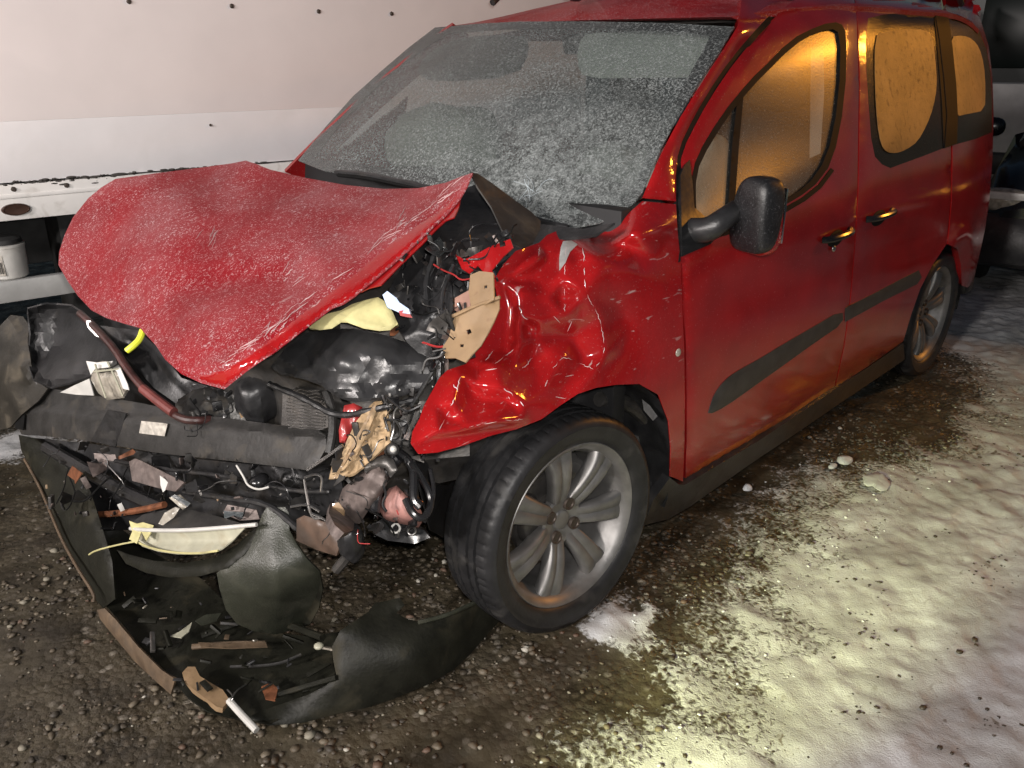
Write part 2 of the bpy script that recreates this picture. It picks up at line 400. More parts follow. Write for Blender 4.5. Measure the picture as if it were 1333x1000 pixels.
def sheet_geo(poly, ctrl, thick=.004, res=8, holes=(), extra=None, off=0., curl=0., curlw=10, sm=0, fixed=()):
    """a sheet of real thickness: outline measured in the photograph, every point placed at its own measured depth"""
    poly = resample(chaikin(poly, sm), res); hs = [resample(chaikin(h, sm), res) for h in holes]
    pts = [p for p in poly]; edges = [(i, (i+1) % len(poly)) for i in range(len(poly))]
    for h in hs:
        n = len(pts); pts += [p for p in h]; edges += [(n+i, n+(i+1) % len(h)) for i in range(len(h))]
    x0, y0 = poly.min(0); x1, y1 = poly.max(0)
    g = []
    for j, y in enumerate(np.arange(y0, y1, res*.87)):
        for x in np.arange(x0+(j % 2)*res*.5, x1, res): g.append((x, y))
    if g:
        g = np.array(g); ok = inside(g, poly) & (edge_dist(g, poly) > res*.45)
        for h in hs: ok &= ~inside(g, h) & (edge_dist(g, h) > res*.45)
        pts += list(g[ok])
    pts += [np.array(p, float) for p in fixed]
    v2, e2, f2, _, _, _ = geometry.delaunay_2d_cdt([Vector(p) for p in pts], edges, [], 0, 1e-5)
    q = np.array([v[:] for v in v2]); tri = np.array([t for t in f2 if len(t) == 3])
    cen = q[tri].mean(1); ok = inside(cen, poly)
    for h in hs: ok &= ~inside(cen, h)
    tri = tri[ok]
    if callable(ctrl): d = ctrl(q)
    elif isinstance(ctrl, str): d = side_depth(q)
    else: d = tps(ctrl)(q)
    if np.isnan(d).any():
        bad = np.isnan(d); gd = np.where(~bad)[0]
        for i in np.where(bad)[0]: d[i] = d[gd[np.argmin(((q[gd]-q[i])**2).sum(1))]]
    d = d+off
    if extra is not None: d = d+extra(q)
    if curl:
        t = np.clip(1-edge_dist(q, poly)/curlw, 0, 1); d = d+curl*t*t
    X = CAM+rays(q)*d[:, None]
    used = np.unique(tri); mp = -np.ones(len(X), int); mp[used] = np.arange(len(used)); X = X[used]; tri = mp[tri]
    N = np.zeros_like(X); fn = np.cross(X[tri[:, 1]]-X[tri[:, 0]], X[tri[:, 2]]-X[tri[:, 0]])
    away = (fn*(X[tri].mean(1)-CAM)).sum(1) > 0
    tri[away] = tri[away][:, ::-1]; fn[away] *= -1
    for k in range(3): np.add.at(N, tri[:, k], fn)
    N /= np.linalg.norm(N, axis=1)[:, None]+1e-12
    n = len(X); F = tri.tolist()+(tri[:, ::-1]+n).tolist()
    cnt = {}
    for t in tri:
        for a, b in ((t[0], t[1]), (t[1], t[2]), (t[2], t[0])):
            if (b, a) in cnt: del cnt[(b, a)]
            else: cnt[(a, b)] = 1
    for a, b in cnt: F.append([b, a, a+n, b+n])
    return np.vstack([X, X-N*thick]), F
def sheet(name, poly, ctrl, m, parent=None, sharp=50, **kw):
    V, F = sheet_geo(poly, ctrl, **kw); return mk(name, V, F, m, parent, sharp)
def tube_geo(pts, r, n=8, cap=True, taper=None):
    P = np.asarray(pts, float); k = len(P); V = []; F = []
    T = np.gradient(P, axis=0); T /= np.linalg.norm(T, axis=1)[:, None]+1e-12
    a = np.array([0, 0, 1.]) if abs(T[0][2]) < .9 else np.array([1., 0, 0])
    R = np.broadcast_to(np.asarray(r, float), (k,))
    for i in range(k):
        a = a-T[i]*(a@T[i]); a /= np.linalg.norm(a); b = np.cross(T[i], a)
        for j in range(n):
            t = 2*math.pi*j/n; V.append(P[i]+R[i]*(a*math.cos(t)+b*math.sin(t)))
    for i in range(k-1):
        for j in range(n): F.append([i*n+j, i*n+(j+1) % n, (i+1)*n+(j+1) % n, (i+1)*n+j])
    if cap: F.append(list(range(n))[::-1]); F.append([(k-1)*n+j for j in range(n)])
    return V, F
def curve3(pts, n=2):
    return chaikin(np.asarray(pts, float), n, closed=False)
def pxcurve(c, n=2):
    """measured polyline (px,py,k,v) -> smoothed 3-D path"""
    return curve3([at(*p) for p in c], n)
def tube(name, c, r, m, parent=None, n=8, sm=2, **kw):
    V, F = tube_geo(pxcurve(c, sm), r, n); return mk(name, V, F, m, parent)
def box_geo(c, ax, h, bev=.12):
    """bevelled box, ax = three unit axes, h = half sizes"""
    bm = bmesh.new(); bmesh.ops.create_cube(bm, size=2)
    hh = np.array(h)
    for v in bm.verts: v.co = Vector(np.array(v.co)*hh)
    b = bev*min(h)
    if b > 0: bmesh.ops.bevel(bm, geom=bm.edges[:], offset=b, segments=2, affect='EDGES', profile=.5)
    A = np.array(ax, float)
    V = [np.array(c)+np.array(v.co)@A for v in bm.verts]; F = [[v.index for v in f.verts] for f in bm.faces]
    bm.free(); return V, F
AX = np.eye(3)
def rot_axes(e):
    return np.array(Matrix.Rotation(e[2], 3, 'Z') @ Matrix.Rotation(e[1], 3, 'Y') @ Matrix.Rotation(e[0], 3, 'X')).T
def ell_geo(c, ax, h, nu=20, nv=12, p=2.0, fn=None):
    """super-ellipsoid lump"""
    V = []; F = []
    A = np.array(ax, float)
    def sp(x): return math.copysign(abs(x)**(2/p), x)
    for i in range(nv+1):
        v = -math.pi/2+math.pi*i/nv
        for j in range(nu):
            t = 2*math.pi*j/nu
            l = np.array([sp(math.cos(v))*sp(math.cos(t)), sp(math.cos(v))*sp(math.sin(t)), sp(math.sin(v))])
            if fn: l = fn(l)
            V.append(np.array(c)+(l*np.array(h))@A)
    for i in range(nv):
        for j in range(nu): F.append([i*nu+j, i*nu+(j+1) % nu, (i+1)*nu+(j+1) % nu, (i+1)*nu+j])
    return V, F
def lathe_geo(prof, n, closed=False, mod=None):
    """profile of (radius, axial) about +Y"""
    V = []; F = []; k = len(prof)
    for j in range(n):
        t = 2*math.pi*j/n
        for i, (r, s) in enumerate(prof):
            if mod: r = mod(i, r, s, j)
            V.append((r*math.cos(t), s, r*math.sin(t)))
    for j in range(n):
        for i in range(k if closed else k-1):
            a = j*k+i; b = j*k+(i+1) % k; c = ((j+1) % n)*k+(i+1) % k; d = ((j+1) % n)*k+i
            F.append([a, d, c, b])
    return V, F
def xf(geo, M):
    V, F = geo; A = np.array(M); return np.asarray(V, float)@A[:3, :3].T+A[:3, 3], F

# ------------------------------------------------------------------ ground: wet gravel with trodden snow
SNOW_B = np.array([(-30, -3.4), (-9, -1.4), (-6, -.5), (-4.4, .12), (-3.5, .45), (-3.15, .86), (-2.6, 1.20), (-2.2, 1.24), (-1.7, 1.13), (-1.3, 1.06), (-.9, 1.05), (-.5, 1.08), (-.1, 1.14), (.3, 1.22), (.6, 1.38), (1.2, 1.9), (4, 5), (30, 30)])
def snow_field(x, y):
    b = np.interp(x, SNOW_B[:, 0], SNOW_B[:, 1])
    b = b-.03+.10*np.exp(-((x+.1)/.6)**2)
    s = (y-b)/.30+.34*fbm(x*2.6, y*2.6, 3, 4)+.30*fbm(x*11, y*11, 9, 3)
    # snow left at the foot of the trailer, and a blob thrown up by the front wheel
    p = .30-np.hypot((x-.72)/1.0, (y+1.62)/.55)
    s = np.maximum(s, p*6+.8*fbm(x*5, y*5, 21, 4))
    p = .13-np.hypot(x+.05, (y-.97)*1.1)
    s = np.maximum(s, p*8+.7*fbm(x*14, y*14, 5, 3)-.35)
    return np.clip(.5+.5*s, 0, 1)
def ground_height(x, y):
    s = snow_field(x, y)
    h = .006*fbm(x*1.3, y*1.3, 1, 3)+.004*fbm(x*14, y*14, 2, 3)
    lump = .5+.5*fbm(x*1.7+.5*y, y*3.8-.6*x, 31, 5, .55)
    return h-.010+s*(.006+.017*np.clip(lump, 0, 1.3)+.004*fbm(x*15, y*21, 41, 3))
def make_ground():
    V = []; F = []; S = []
    def grid(x0, x1, y0, y1, st):
        xs = np.linspace(x0, x1, int(round((x1-x0)/st))+1); ys = np.linspace(y0, y1, int(round((y1-y0)/st))+1)
        X, Y = np.meshgrid(xs, ys, indexing='ij'); return X, Y
    X, Y = grid(-5.6, 2.4, -2.4, 3.6, .0125)
    Z = ground_height(X, Y); Sn = snow_field(X, Y)
    nx, ny = X.shape; idx = np.arange(nx*ny).reshape(nx, ny)
    V = np.stack([X, Y, Z], -1).reshape(-1, 3)
    F = np.stack([idx[:-1, :-1], idx[1:, :-1], idx[1:, 1:], idx[:-1, 1:]], -1).reshape(-1, 4)
    # rim out to the dark horizon
    rim = np.concatenate([idx[:, 0], idx[-1, 1:], idx[-2::-1, -1], idx[0, -2:0:-1]])
    n0 = len(V); k = len(rim); c = np.array([-1.6, .6])
    rings = [V]; prev = rim; faces = [F]
    for s in (1.15, 1.5, 2.2, 4, 9, 30):
        q = V[rim].copy(); q[:, :2] = c+(q[:, :2]-c)*s; q[:, 2] = -.004 if s > 1.2 else q[:, 2]*.4
        cur = np.arange(k)+n0; n0 += k; rings.append(q)
        faces.append(np.stack([prev, cur, np.roll(cur, -1), np.roll(prev, -1)], -1)[:, ::-1]); prev = cur
    V = np.vstack(rings); F = np.vstack(faces)
    me = bpy.data.meshes.new('ground'); me.vertices.add(len(V)); me.vertices.foreach_set('co', V.ravel())
    me.loops.add(F.size); me.loops.foreach_set('vertex_index', F.ravel().astype(np.int32))
    me.polygons.add(len(F)); me.polygons.foreach_set('loop_start', np.arange(0, F.size, 4, dtype=np.int32))
    me.polygons.foreach_set('use_smooth', [True]*len(F)); me.update(calc_edges=True); me.validate()
    at_ = me.attributes.new('snow', 'FLOAT', 'POINT'); at_.data.foreach_set('value', snow_field(V[:, 0], V[:, 1]).astype(np.float32))
    m = bpy.data.materials.new('wet_gravel_and_snow'); m.use_nodes = True
    N = m.node_tree.nodes; L = m.node_tree.links; b = N['Principled BSDF']
    geo = N.new('ShaderNodeNewGeometry'); pos = geo.outputs['Position']
    def noise(s, d=4, dist=0.):
        n = N.new('ShaderNodeTexNoise'); n.inputs['Scale'].default_value = s; n.inputs['Detail'].default_value = d; n.inputs['Distortion'].default_value = dist
        L.new(pos, n.inputs['Vector']); return n.outputs['Fac']
    def mr(f, a, bb, c=0., d=1.):
        r = N.new('ShaderNodeMapRange'); r.inputs[1].default_value = a; r.inputs[2].default_value = bb; r.inputs[3].default_value = c; r.inputs[4].default_value = d
        L.new(f, r.inputs[0]); return r.outputs[0]
    def mix(f, c1, c2):
        x = N.new('ShaderNodeMix'); x.data_type = 'RGBA'; L.new(f, x.inputs[0])
        for s, c in ((6, c1), (7, c2)):
            if isinstance(c, tuple): x.inputs[s].default_value = (*c, 1)
            else: L.new(c, x.inputs[s])
        return x.outputs[2]
    def ma(op, a, bb):
        x = N.new('ShaderNodeMath'); x.operation = op
        for i, v in enumerate((a, bb)):
            if isinstance(v, (int, float)): x.inputs[i].default_value = v
            else: L.new(v, x.inputs[i])
        return x.outputs[0]
    vo = N.new('ShaderNodeTexVoronoi'); vo.inputs['Scale'].default_value = 46; L.new(pos, vo.inputs['Vector'])
    sep = N.new('ShaderNodeSeparateColor'); L.new(vo.outputs['Color'], sep.inputs[0])
    stone = mix(mr(sep.outputs[0], .1, 1), (.040, .031, .020), (.100, .080, .056))
    stone = mix(mr(sep.outputs[1], .86, .95), stone, (.26, .23, .19))
    soil = mix(mr(noise(7, 6), .35, .65), (.024, .019, .012), (.068, .056, .036))
    gcol = mix(mr(vo.outputs['Distance'], .35, .62), stone, soil)
    gcol = mix(mr(noise(2.2, 6, .8), .34, .60, .1, .92), gcol, soil)
    at2 = N.new('ShaderNodeAttribute'); at2.attribute_name = 'snow'
    sm = ma('ADD', at2.outputs['Fac'], ma('MULTIPLY', ma('ADD', ma('MULTIPLY', ma('SUBTRACT', noise(62, 5, .4), .5), 1.15), ma('MULTIPLY', ma('SUBTRACT', noise(17, 4, .4), .5), .3)), 1.0))
    sm = mr(sm, .40, .72)
    holes_ = ma('MULTIPLY', mr(noise(26, 6, .8), .62, .70), mr(noise(3.1, 3), .45, .62, .05, 1))
    scol = mix(mr(noise(4, 7, .5), .35, .68), (.34, .335, .33), (.57, .575, .58))
    scol = mix(mr(noise(38, 5), .5, .75, 0, .35), scol, (.36, .33, .29))
    scol = mix(holes_, scol, (.13, .105, .075))
    L.new(mix(sm, gcol, scol), b.inputs['Base Color'])
    L.new(mix(sm, mr(noise(9, 6), .35, .65, .22, .6), mr(noise(30, 3), .3, .7, .38, .7)), b.inputs['Roughness'])
    bp = N.new('ShaderNodeBump'); bp.inputs['Strength'].default_value = .8; bp.inputs['Distance'].default_value = .010
    mud = mr(noise(2.2, 6, .8), .34, .60, 1, .25)
    hh = mix(sm, ma('MULTIPLY', ma('SUBTRACT', ma('MULTIPLY', noise(140, 4), .6), vo.outputs['Distance']), mud), ma('ADD', ma('MULTIPLY', noise(24, 7, .5), .5), ma('MULTIPLY', noise(230, 3), .22)))
    L.new(hh, bp.inputs['Height']); L.new(bp.outputs[0], b.inputs['Normal'])
    me.materials.append(m)
    o = bpy.data.objects.new('ground', me); tag(o, kind='structure'); link(o)
make_ground()
def stone_shape(r, rng):
    bm = bmesh.new(); bmesh.ops.create_icosphere(bm, subdivisions=1, radius=1)
    V = np.array([v.co[:] for v in bm.verts]); F = np.array([[v.index for v in f.verts] for f in bm.faces]); bm.free()
    return V*rng.uniform(.72, 1.15, (len(V), 1)), F
def rand_island_mat(name, cols, rough=(.4, .85)):
    m = bpy.data.materials.new(name); m.use_nodes = True; N = m.node_tree.nodes; L = m.node_tree.links; b = N['Principled BSDF']
    g = N.new('ShaderNodeNewGeometry'); r = N.new('ShaderNodeValToRGB'); r.color_ramp.interpolation = 'CONSTANT'
    L.new(g.outputs['Random Per Island'], r.inputs[0])
    e = r.color_ramp.elements
    while len(e) < len(cols): e.new(.5)
    acc = 0; tot = sum(w for w, _ in cols)
    for el, (w, c) in zip(e, cols): el.position = acc/tot; el.color = (*c, 1); acc += w
    L.new(r.outputs[0], b.inputs['Base Color'])
    n = N.new('ShaderNodeTexNoise'); n.inputs['Scale'].default_value = 60
    mr = N.new('ShaderNodeMapRange'); mr.inputs[3].default_value, mr.inputs[4].default_value = rough; L.new(n.outputs['Fac'], mr.inputs[0]); L.new(mr.outputs[0], b.inputs['Roughness'])
    return m
M_PEB = rand_island_mat('wet_pebbles', [(30, (.055, .043, .029)), (26, (.085, .067, .045)), (16, (.040, .032, .023)), (13, (.12, .098, .068)), (5, (.10, .062, .042)), (5, (.22, .20, .155)), (2, (.38, .36, .31))])
def scatter(name, n, box, rlo, rhi, m, keep=None, flat=.6, sink=.25, kinds=6, seed=3, label=None):
    rng = np.random.default_rng(seed); sh = [stone_shape(1, rng) for _ in range(kinds)]
    x = rng.uniform(box[0], box[1], n); y = rng.uniform(box[2], box[3], n); k = keep(x, y, rng); x, y = x[k], y[k]
    r = rlo*(rhi/rlo)**(rng.random(len(x))**1.8); z = ground_height(x, y)
    V = []; F = []; c = 0
    for i in range(len(x)):
        v, f = sh[rng.integers(kinds)]; a = rng.uniform(0, 6.28); ca, sa = math.cos(a), math.sin(a)
        s = v*np.array([r[i]*rng.uniform(.8, 1.3), r[i]*rng.uniform(.65, 1.), r[i]*flat*rng.uniform(.7, 1.2)])
        V.append(np.stack([x[i]+s[:, 0]*ca-s[:, 1]*sa, y[i]+s[:, 0]*sa+s[:, 1]*ca, z[i]+s[:, 2]+r[i]*flat*(1-2*sink)], 1)); F.append(f+c); c += len(v)
    V = np.vstack(V); F = np.vstack(F)
    me = bpy.data.meshes.new(name); me.vertices.add(len(V)); me.vertices.foreach_set('co', V.ravel())
    me.loops.add(F.size); me.loops.foreach_set('vertex_index', F.ravel().astype(np.int32))
    me.polygons.add(len(F)); me.polygons.foreach_set('loop_start', np.arange(0, F.size, 3, dtype=np.int32)); me.update(calc_edges=True)
    me.polygons.foreach_set('use_smooth', [True]*len(F))
    me.materials.append(m); o = bpy.data.objects.new(name, me); tag(o, label, None, None, 'stuff'); return link(o)
scatter('gravel', 34000, (-3.4, 1.5, -1.7, 1.6), .0036, .0155, M_PEB, flat=.45, keep=lambda x, y, g: (snow_field(x, y) < .42+.25*g.random(len(x))) & (g.random(len(x)) < np.clip(.10+1.0*(fbm(x*2.2, y*2.2, 77, 3)+.15)+.9*np.exp(-(((x-.25)/.55)**2+((y-.45)/.5)**2)), .07, 1)), label='small wet stones lying on the dark ground around the wreck')
M_CRUMB = nmat('snow_crumb', (.50, .51, .52), .6, var=.08, bump=.4, bump_scale=40)
scatter('snow_crumbs', 1500, (-3.2, 1.0, .7, 2.0), .002, .008, M_CRUMB, lambda x, y, g: (np.abs(snow_field(x, y)-.62) < .36) & (g.random(len(x)) < .45), flat=.55, sink=.3, seed=8, label='loose crumbs of snow along the edge of the snow')
CL = [(at(px, py, 'z', 0)[:2], r) for px, py, r in ((1225, 697, .05), (1133, 757, .07), (1128, 818, .09), (1294, 745, .10), (1112, 927, .07), (1294, 935, .06), (1030, 985, .05), (1075, 705, .05), (905, 790, .06), (960, 870, .05), (1190, 640, .06), (880, 930, .05))]
def dirt_spots(x, y): return sum(np.exp(-((x-c[0])**2+((y-c[1])*1.5)**2)/(r*r)) for c, r in CL)
M_GRIT = nmat('wet_grit', (.05, .04, .028), .5, var=.5)
scatter('grit', 900, (-2.2, .9, 1.0, 2.3), .003, .011, M_GRIT, lambda x, y, g: (snow_field(x, y) > .45) & (fbm(x*2.1, y*2.1, 55, 3)+.35*(snow_field(x, y) < .9) > .05) & (g.random(len(x)) < .6), flat=.5, sink=.3, seed=12, label='dark grit trodden into the snow')
scatter('dirt_clods', 26000, (-2.4, .9, .9, 2.3), .0025, .008, M_GRIT, lambda x, y, g: g.random(len(x)) < .22*dirt_spots(x, y), flat=.5, sink=.3, seed=14, label='clods of dark earth showing through the trodden snow')
def snow_lump(px, py, w, h, label, seed):
    c = at(px, py, 'z', .005); rng = np.random.default_rng(seed)
    V, F = ell_geo((0, 0, 0), AX, (w, w*.7, h), 18, 10); V = np.array(V)
    V *= 1+.28*fbm(V[:, 0]*28+seed, V[:, 1]*28+V[:, 2]*30, seed, 3)[:, None]
    V[:, 2] = np.maximum(V[:, 2], -.3*h)
    o = mk('snow_lump', V+c+np.array([0, 0, h*.3]), F, M_CRUMB); tag(o, label, 'snow lump', 'lumps of snow beside the car'); return o
snow_lump(1084, 608, .024, .012, 'small rounded lump of snow at the left of the pair beside the sill', 1)
snow_lump(1100, 601, .036, .015, 'bigger lump of snow touching the smaller one beside the sill', 2)
snow_lump(1142, 628, .075, .011, 'flat elongated slab of snow to the right of the pair of lumps', 3)
snow_lump(973, 637, .018, .012, 'tiny lump of snow on dark gravel nearest the front wheel', 4)

# ------------------------------------------------------------------ box trailer behind the wreck
TO = np.array([.593, -1.60, 0]); TU = np.array([-.988, .153, 0]); TN = np.array([.153, .988, 0])
TAX = np.array([TU, TN, [0, 0, 1.]])
def TP(t, n, z): return TO+TU*t+TN*n+np.array([0, 0, z])
def tray(px, py, n=0.):
    q = rays((px, py))[0]; d = ((TO-CAM)@TN+n)/(q@TN); X = CAM+q*d; return (X-TO)@TU, X[2]
trailer = thing('box_trailer', 'white box trailer parked behind the crumpled bonnet', 'trailer', tuple(TP(0, -1.2, 0)))
T0, T1 = -4.0, 3.0
def tbox(name, t0, t1, n0, n1, z0, z1, m, bev=.08):
    V, F = box_geo(TP((t0+t1)/2, (n0+n1)/2, (z0+z1)/2), TAX, ((t1-t0)/2, (n1-n0)/2, (z1-z0)/2), bev); return mk(name, V, F, m, trailer)
tbox('side_panel', T0, T1, -.03, 0, 1.295, 3.7, M_TRAIL)
tbox('lower_side_panel', T0, T1, -.032, -.0015, 1.068, 1.297, M_TRAILB)
tbox('front_panel', T0-.03, T0, -2.4, .0, 1.0, 3.7, M_TRAIL)
tbox('rear_door_panel', T1, T1+.03, -2.4, .0, 1.0, 3.7, M_TRAIL)
tbox('far_side_panel', T0, T1, -2.43, -2.40, 1.0, 3.7, M_TRAIL)
tbox('roof_panel', T0, T1, -2.43, .0, 3.7, 3.74, M_TRAIL)
tbox('floor', T0, T1, -2.39, -.035, .98, 1.06, M_CHASSIS)
rail = tbox('bottom_rail', T0, T1, -.03, .012, .925, 1.062, M_RAIL, .12)
tbox('rail_lip', T0, T1, -.03, .017, 1.010, 1.024, M_RAIL, .3)
tbox('chassis_beam', T0, T1, -.75, -.6, .62, .97, M_CHASSIS)
tbox('chassis_beam', T0, T1, -1.8, -1.65, .62, .97, M_CHASSIS)
for t in (-2.4, -1.4, -.45, .55, 1.5, 2.4): tbox('cross_member', t-.04, t+.04, -2.3, -.04, .84, .965, M_CHASSIS)
tbox('underbody_box', .2, 1.6, -.55, -.20, .42, .90, M_CHASSIS)
tg0 = tray(0, 384)[0]
zt = tray(40, 363)[1]; zb = tray(40, 391)[1]
tbox('side_guard', T0+.6, T1-.6, -.05, -.01, zb, zt, M_GUARD, .25)
for t in (-1.5, .9, 2.3): tbox('guard_bracket', t-.03, t+.03, -.10, -.052, zb, .95, M_CHASSIS)
# trailer wheels well behind the car
bg = lathe_geo([(.28, -.12), (.46, -.13), (.50, -.09), (.50, .09), (.46, .13), (.28, .12), (.26, .05), (.0, .04)], 40)
for t in (1.35, 2.5):
    M = Matrix.Translation(TP(t+.2, -.45, .5)) @ Matrix.Rotation(math.atan2(TN[1], TN[0])-math.pi/2, 4, 'Z')
    V, F = xf(bg, M); mk('wheel', V, F, M_RUB, trailer)
# bolts and holes on panel and rail, measured one by one
bm_ = lathe_geo([(.0, .007), (.006, .0068), (.009, .004), (.010, 0)], 12)
AT = Matrix((( -TU[0], TN[0], 0, 0), (-TU[1], TN[1], 0, 0), (0, 0, 1, 0), (0, 0, 0, 1)))
for px, py in ((302, 8), (415, 15), (510, 18), (168, 2), (274, 163), (17, 246), (86, 241)):
    t, z = tray(px, py); V, F = xf(bm_, Matrix.Translation(TP(t, .012 if z < 1.07 else 0, z)) @ AT)
    if (px, py) == (274, 163): V = (V-V.mean(0))*.6+V.mean(0)
    mk('bolt', V, F, M_BOLT, trailer)
t, z = tray(20, 272)
V, F = xf(lathe_geo([(.0, .006), (.042, .007), (.044, .010), (.050, .008), (.052, 0)], 28), Matrix.Translation(TP(t, .012, z)) @ AT @ Matrix.Diagonal((1, 1, .45, 1)))
ml = mk('marker_lamp', V, F, nmat('brown_lamp_lens', (.05, .026, .018), .22, var=.3, coat=.4), trailer)
# dirt and flaking sealant along the seam above the rail
rng = np.random.default_rng(4); G = []
for i in range(110):
    px = rng.choice((rng.normal(40, 30), rng.normal(125, 40), rng.normal(250, 40), rng.uniform(0, 375))); t, z = tray(px, 240-.076*px); r = rng.uniform(.0025, .008)*(1.5 if 60 < px < 190 and rng.random() < .3 else 1)
    G.append(ell_geo(TP(t, .001, 1.064+rng.uniform(-.004, .008)-(.02*rng.random() if 60 < px < 190 and rng.random() < .4 else 0)), TAX, (r*rng.uniform(.8, 3), r*.45+.012, r*.6), 8, 5))
V, F = add(*G); tag(mk('seam_dirt', V, F, nmat('black_grime', (.05, .045, .04), .8), trailer), kind='stuff')
# plastic canister standing on the guard rail
cb = at(14, 362, 'y', -1.69); zt2 = zt+.002
canister = thing('plastic_canister', 'white plastic tub with dark lid on the trailer side guard', 'canister', (cb[0], cb[1], zt2))
hc = .135
prof = [(0, 0), (.064, 0), (.070, .006), (.074, hc*.5), (.076, hc*.92), (.078, hc*.93), (.078, hc), (.060, hc+.004), (0, hc+.004)]
mc = Matrix.Translation((cb[0], cb[1], zt2)) @ Matrix.Rotation(math.pi/2, 4, 'X')
V, F = xf(lathe_geo(prof, 36), mc); mk('tub', V, F, M_WHITEP, canister, flip=True)
V, F = xf(lathe_geo([(0, hc+.03), (.045, hc+.032), (.068, hc+.022), (.072, hc+.006), (.0, hc+.005)], 30), mc); mk('lid', V, F, M_CHASSIS, canister)
vd = (CAM-cb)[:2]; va = math.atan2(vd[1], vd[0])
def can_pt(a, z, r=.0762): return [cb[0]+r*math.cos(va+a), cb[1]+r*math.sin(va+a), zt2+z]
def can_patch(a0, a1, z0, z1, r):
    aa = np.linspace(a0, a1, 8); V = [can_pt(a, z0, r) for a in aa]+[can_pt(a, z1, r) for a in aa]
    V += [can_pt(a, z0, r-.002) for a in aa]+[can_pt(a, z1, r-.002) for a in aa]
    return V, [[i, i+1, i+9, i+8] for i in range(7)]+[[16+i, 24+i, 25+i, 17+i] for i in range(7)]
V, F = can_patch(-.62, -.18, .02, .10, .0768); lab = mk('label', V, F, M_LABEL, canister)
G = [can_patch(-.58+k*.034, -.58+k*.034+w, .028, .075, .0778) for k, w in zip(range(11), (.012, .022, .01, .018, .012, .026, .012, .016, .022, .01, .014))]
V, F = add(*G); mk('barcode', V, F, M_SEAL, lab)

# ------------------------------------------------------------------ vehicles parked behind on the right
def lofted_box(secs):
    """secs: list of (x, [(y,z)...]) closed sections -> skin"""
    V = []; F = []; n = len(secs[0][1])
    for x, s in secs: V += [(x, y, z) for y, z in s]
    for i in range(len(secs)-1):
        for j in range(n): F.append([i*n+j, i*n+(j+1) % n, (i+1)*n+(j+1) % n, (i+1)*n+j])
    F.append(list(range(n))[::-1]); F.append([(len(secs)-1)*n+j for j in range(n)])
    return V, F
def rsec(w, z0, z1, tw, r=.1):
    p = [(-w, z0+r), (-w+r*.4, z0), (w-r*.4, z0), (w, z0+r), (w, (z0+z1)/2), (tw+.02, z1-r*.5), (tw-r, z1), (-tw+r, z1), (-tw-.02, z1-r*.5), (-w, (z0+z1)/2)]
    return p
M_DCAR = paint('dark_car_paint', (.012, .014, .017), 0)
M_VANW = paint('white_van_paint', (.70, .69, .68), 0)
M_WIN = nmat('dark_window', (.008, .012, .011), .3, spec=.2)
def far_xf(geo, loc, yaw): return xf(geo, Matrix.Translation(loc) @ Matrix.Rotation(yaw, 4, 'Z'))
# dark car: nose toward the viewer
DL = (-4.55, 1.28, 0); DY = math.radians(8)
dcar = thing('dark_parked_car', 'dark parked car, cut by the right edge behind the red wreck', 'car', DL)
def dpart(name, geo, m, parent=None, **k):
    V, F = far_xf(geo, DL, DY); return mk(name, V, F, m, parent or dcar, **k)
dpart('body', lofted_box([(.02, rsec(.70, .30, .62, .62)), (-.10, rsec(.84, .20, .74, .72)), (-.5, rsec(.88, .18, .84, .76)), (-1.2, rsec(.90, .18, .94, .76)), (-1.25, rsec(.90, .18, 1.0, .78)), (-3.9, rsec(.90, .2, 1.02, .78)), (-4.2, rsec(.84, .3, .9, .7))]), M_DCAR)
dpart('cabin', lofted_box([(-1.0, rsec(.74, .88, .96, .70, .04)), (-1.85, rsec(.72, .9, 1.42, .56)), (-3.2, rsec(.72, .9, 1.44, .56)), (-3.95, rsec(.72, .9, 1.05, .62))]), M_WIN)
dpart('bumper', lofted_box([(.07, rsec(.60, .26, .50, .58, .06)), (.0, rsec(.80, .22, .56, .78, .06)), (-.2, rsec(.885, .2, .56, .87, .06))]), M_BLK)
for s in (-1, 1):
    dpart('headlight', ell_geo((-.07, s*.66, .64), AX, (.07, .15, .075), 18, 10, 2.6), M_LENS)
    dpart('wing_mirror', ell_geo((-1.25, s*.97, 1.0), AX, (.05, .1, .07), 14, 10, 2.5), M_BLKG)
for x in (-.62, -3.3):
    for s in (-1, 1):
        w = dpart('wheel', xf(lathe_geo([(.20, -.10), (.29, -.10), (.31, -.07), (.31, .07), (.29, .10), (.20, .10), (.19, .04), (0, .06)], 32), Matrix.Translation((x, s*.83, .31))), M_RUB)
g0 = box_geo((.075, -.56, .685), AX, (.012, .22, .022), .3); dpart('bright_strip', g0, M_WHITEP)
dpart('number_plate', box_geo((.078, 0, .42), AX, (.008, .26, .055), .2), M_WHITEP)
# white van further back
VL = (-8.4, -.05, 0); VY = math.radians(12)
van = thing('white_van', 'white van with dark windows, standing farthest back at the right', 'van', VL)
def vpart(name, geo, m, **k):
    V, F = far_xf(geo, VL, VY); return mk(name, V, F, m, van, **k)
vpart('body', lofted_box([(.0, rsec(.98, .35, 1.22, .95)), (-.06, rsec(1.0, .3, 1.24, .96)), (-4.5, rsec(1.0, .3, 1.24, .96))]), M_VANW)
vpart('upper_body', lofted_box([(-.04, rsec(.98, 1.2, 2.55, .92)), (-4.5, rsec(.98, 1.2, 2.6, .92))]), M_WIN)
vpart('window', box_geo((-.02, .42, 1.72), AX, (.02, .38, .35), .3), M_WIN)
vpart('window', box_geo((-.02, -.42, 1.72), AX, (.02, .38, .35), .3), M_WIN)
vpart('bumper', box_geo((.05, 0, .45), AX, (.06, .98, .11), .4), M_BLK)
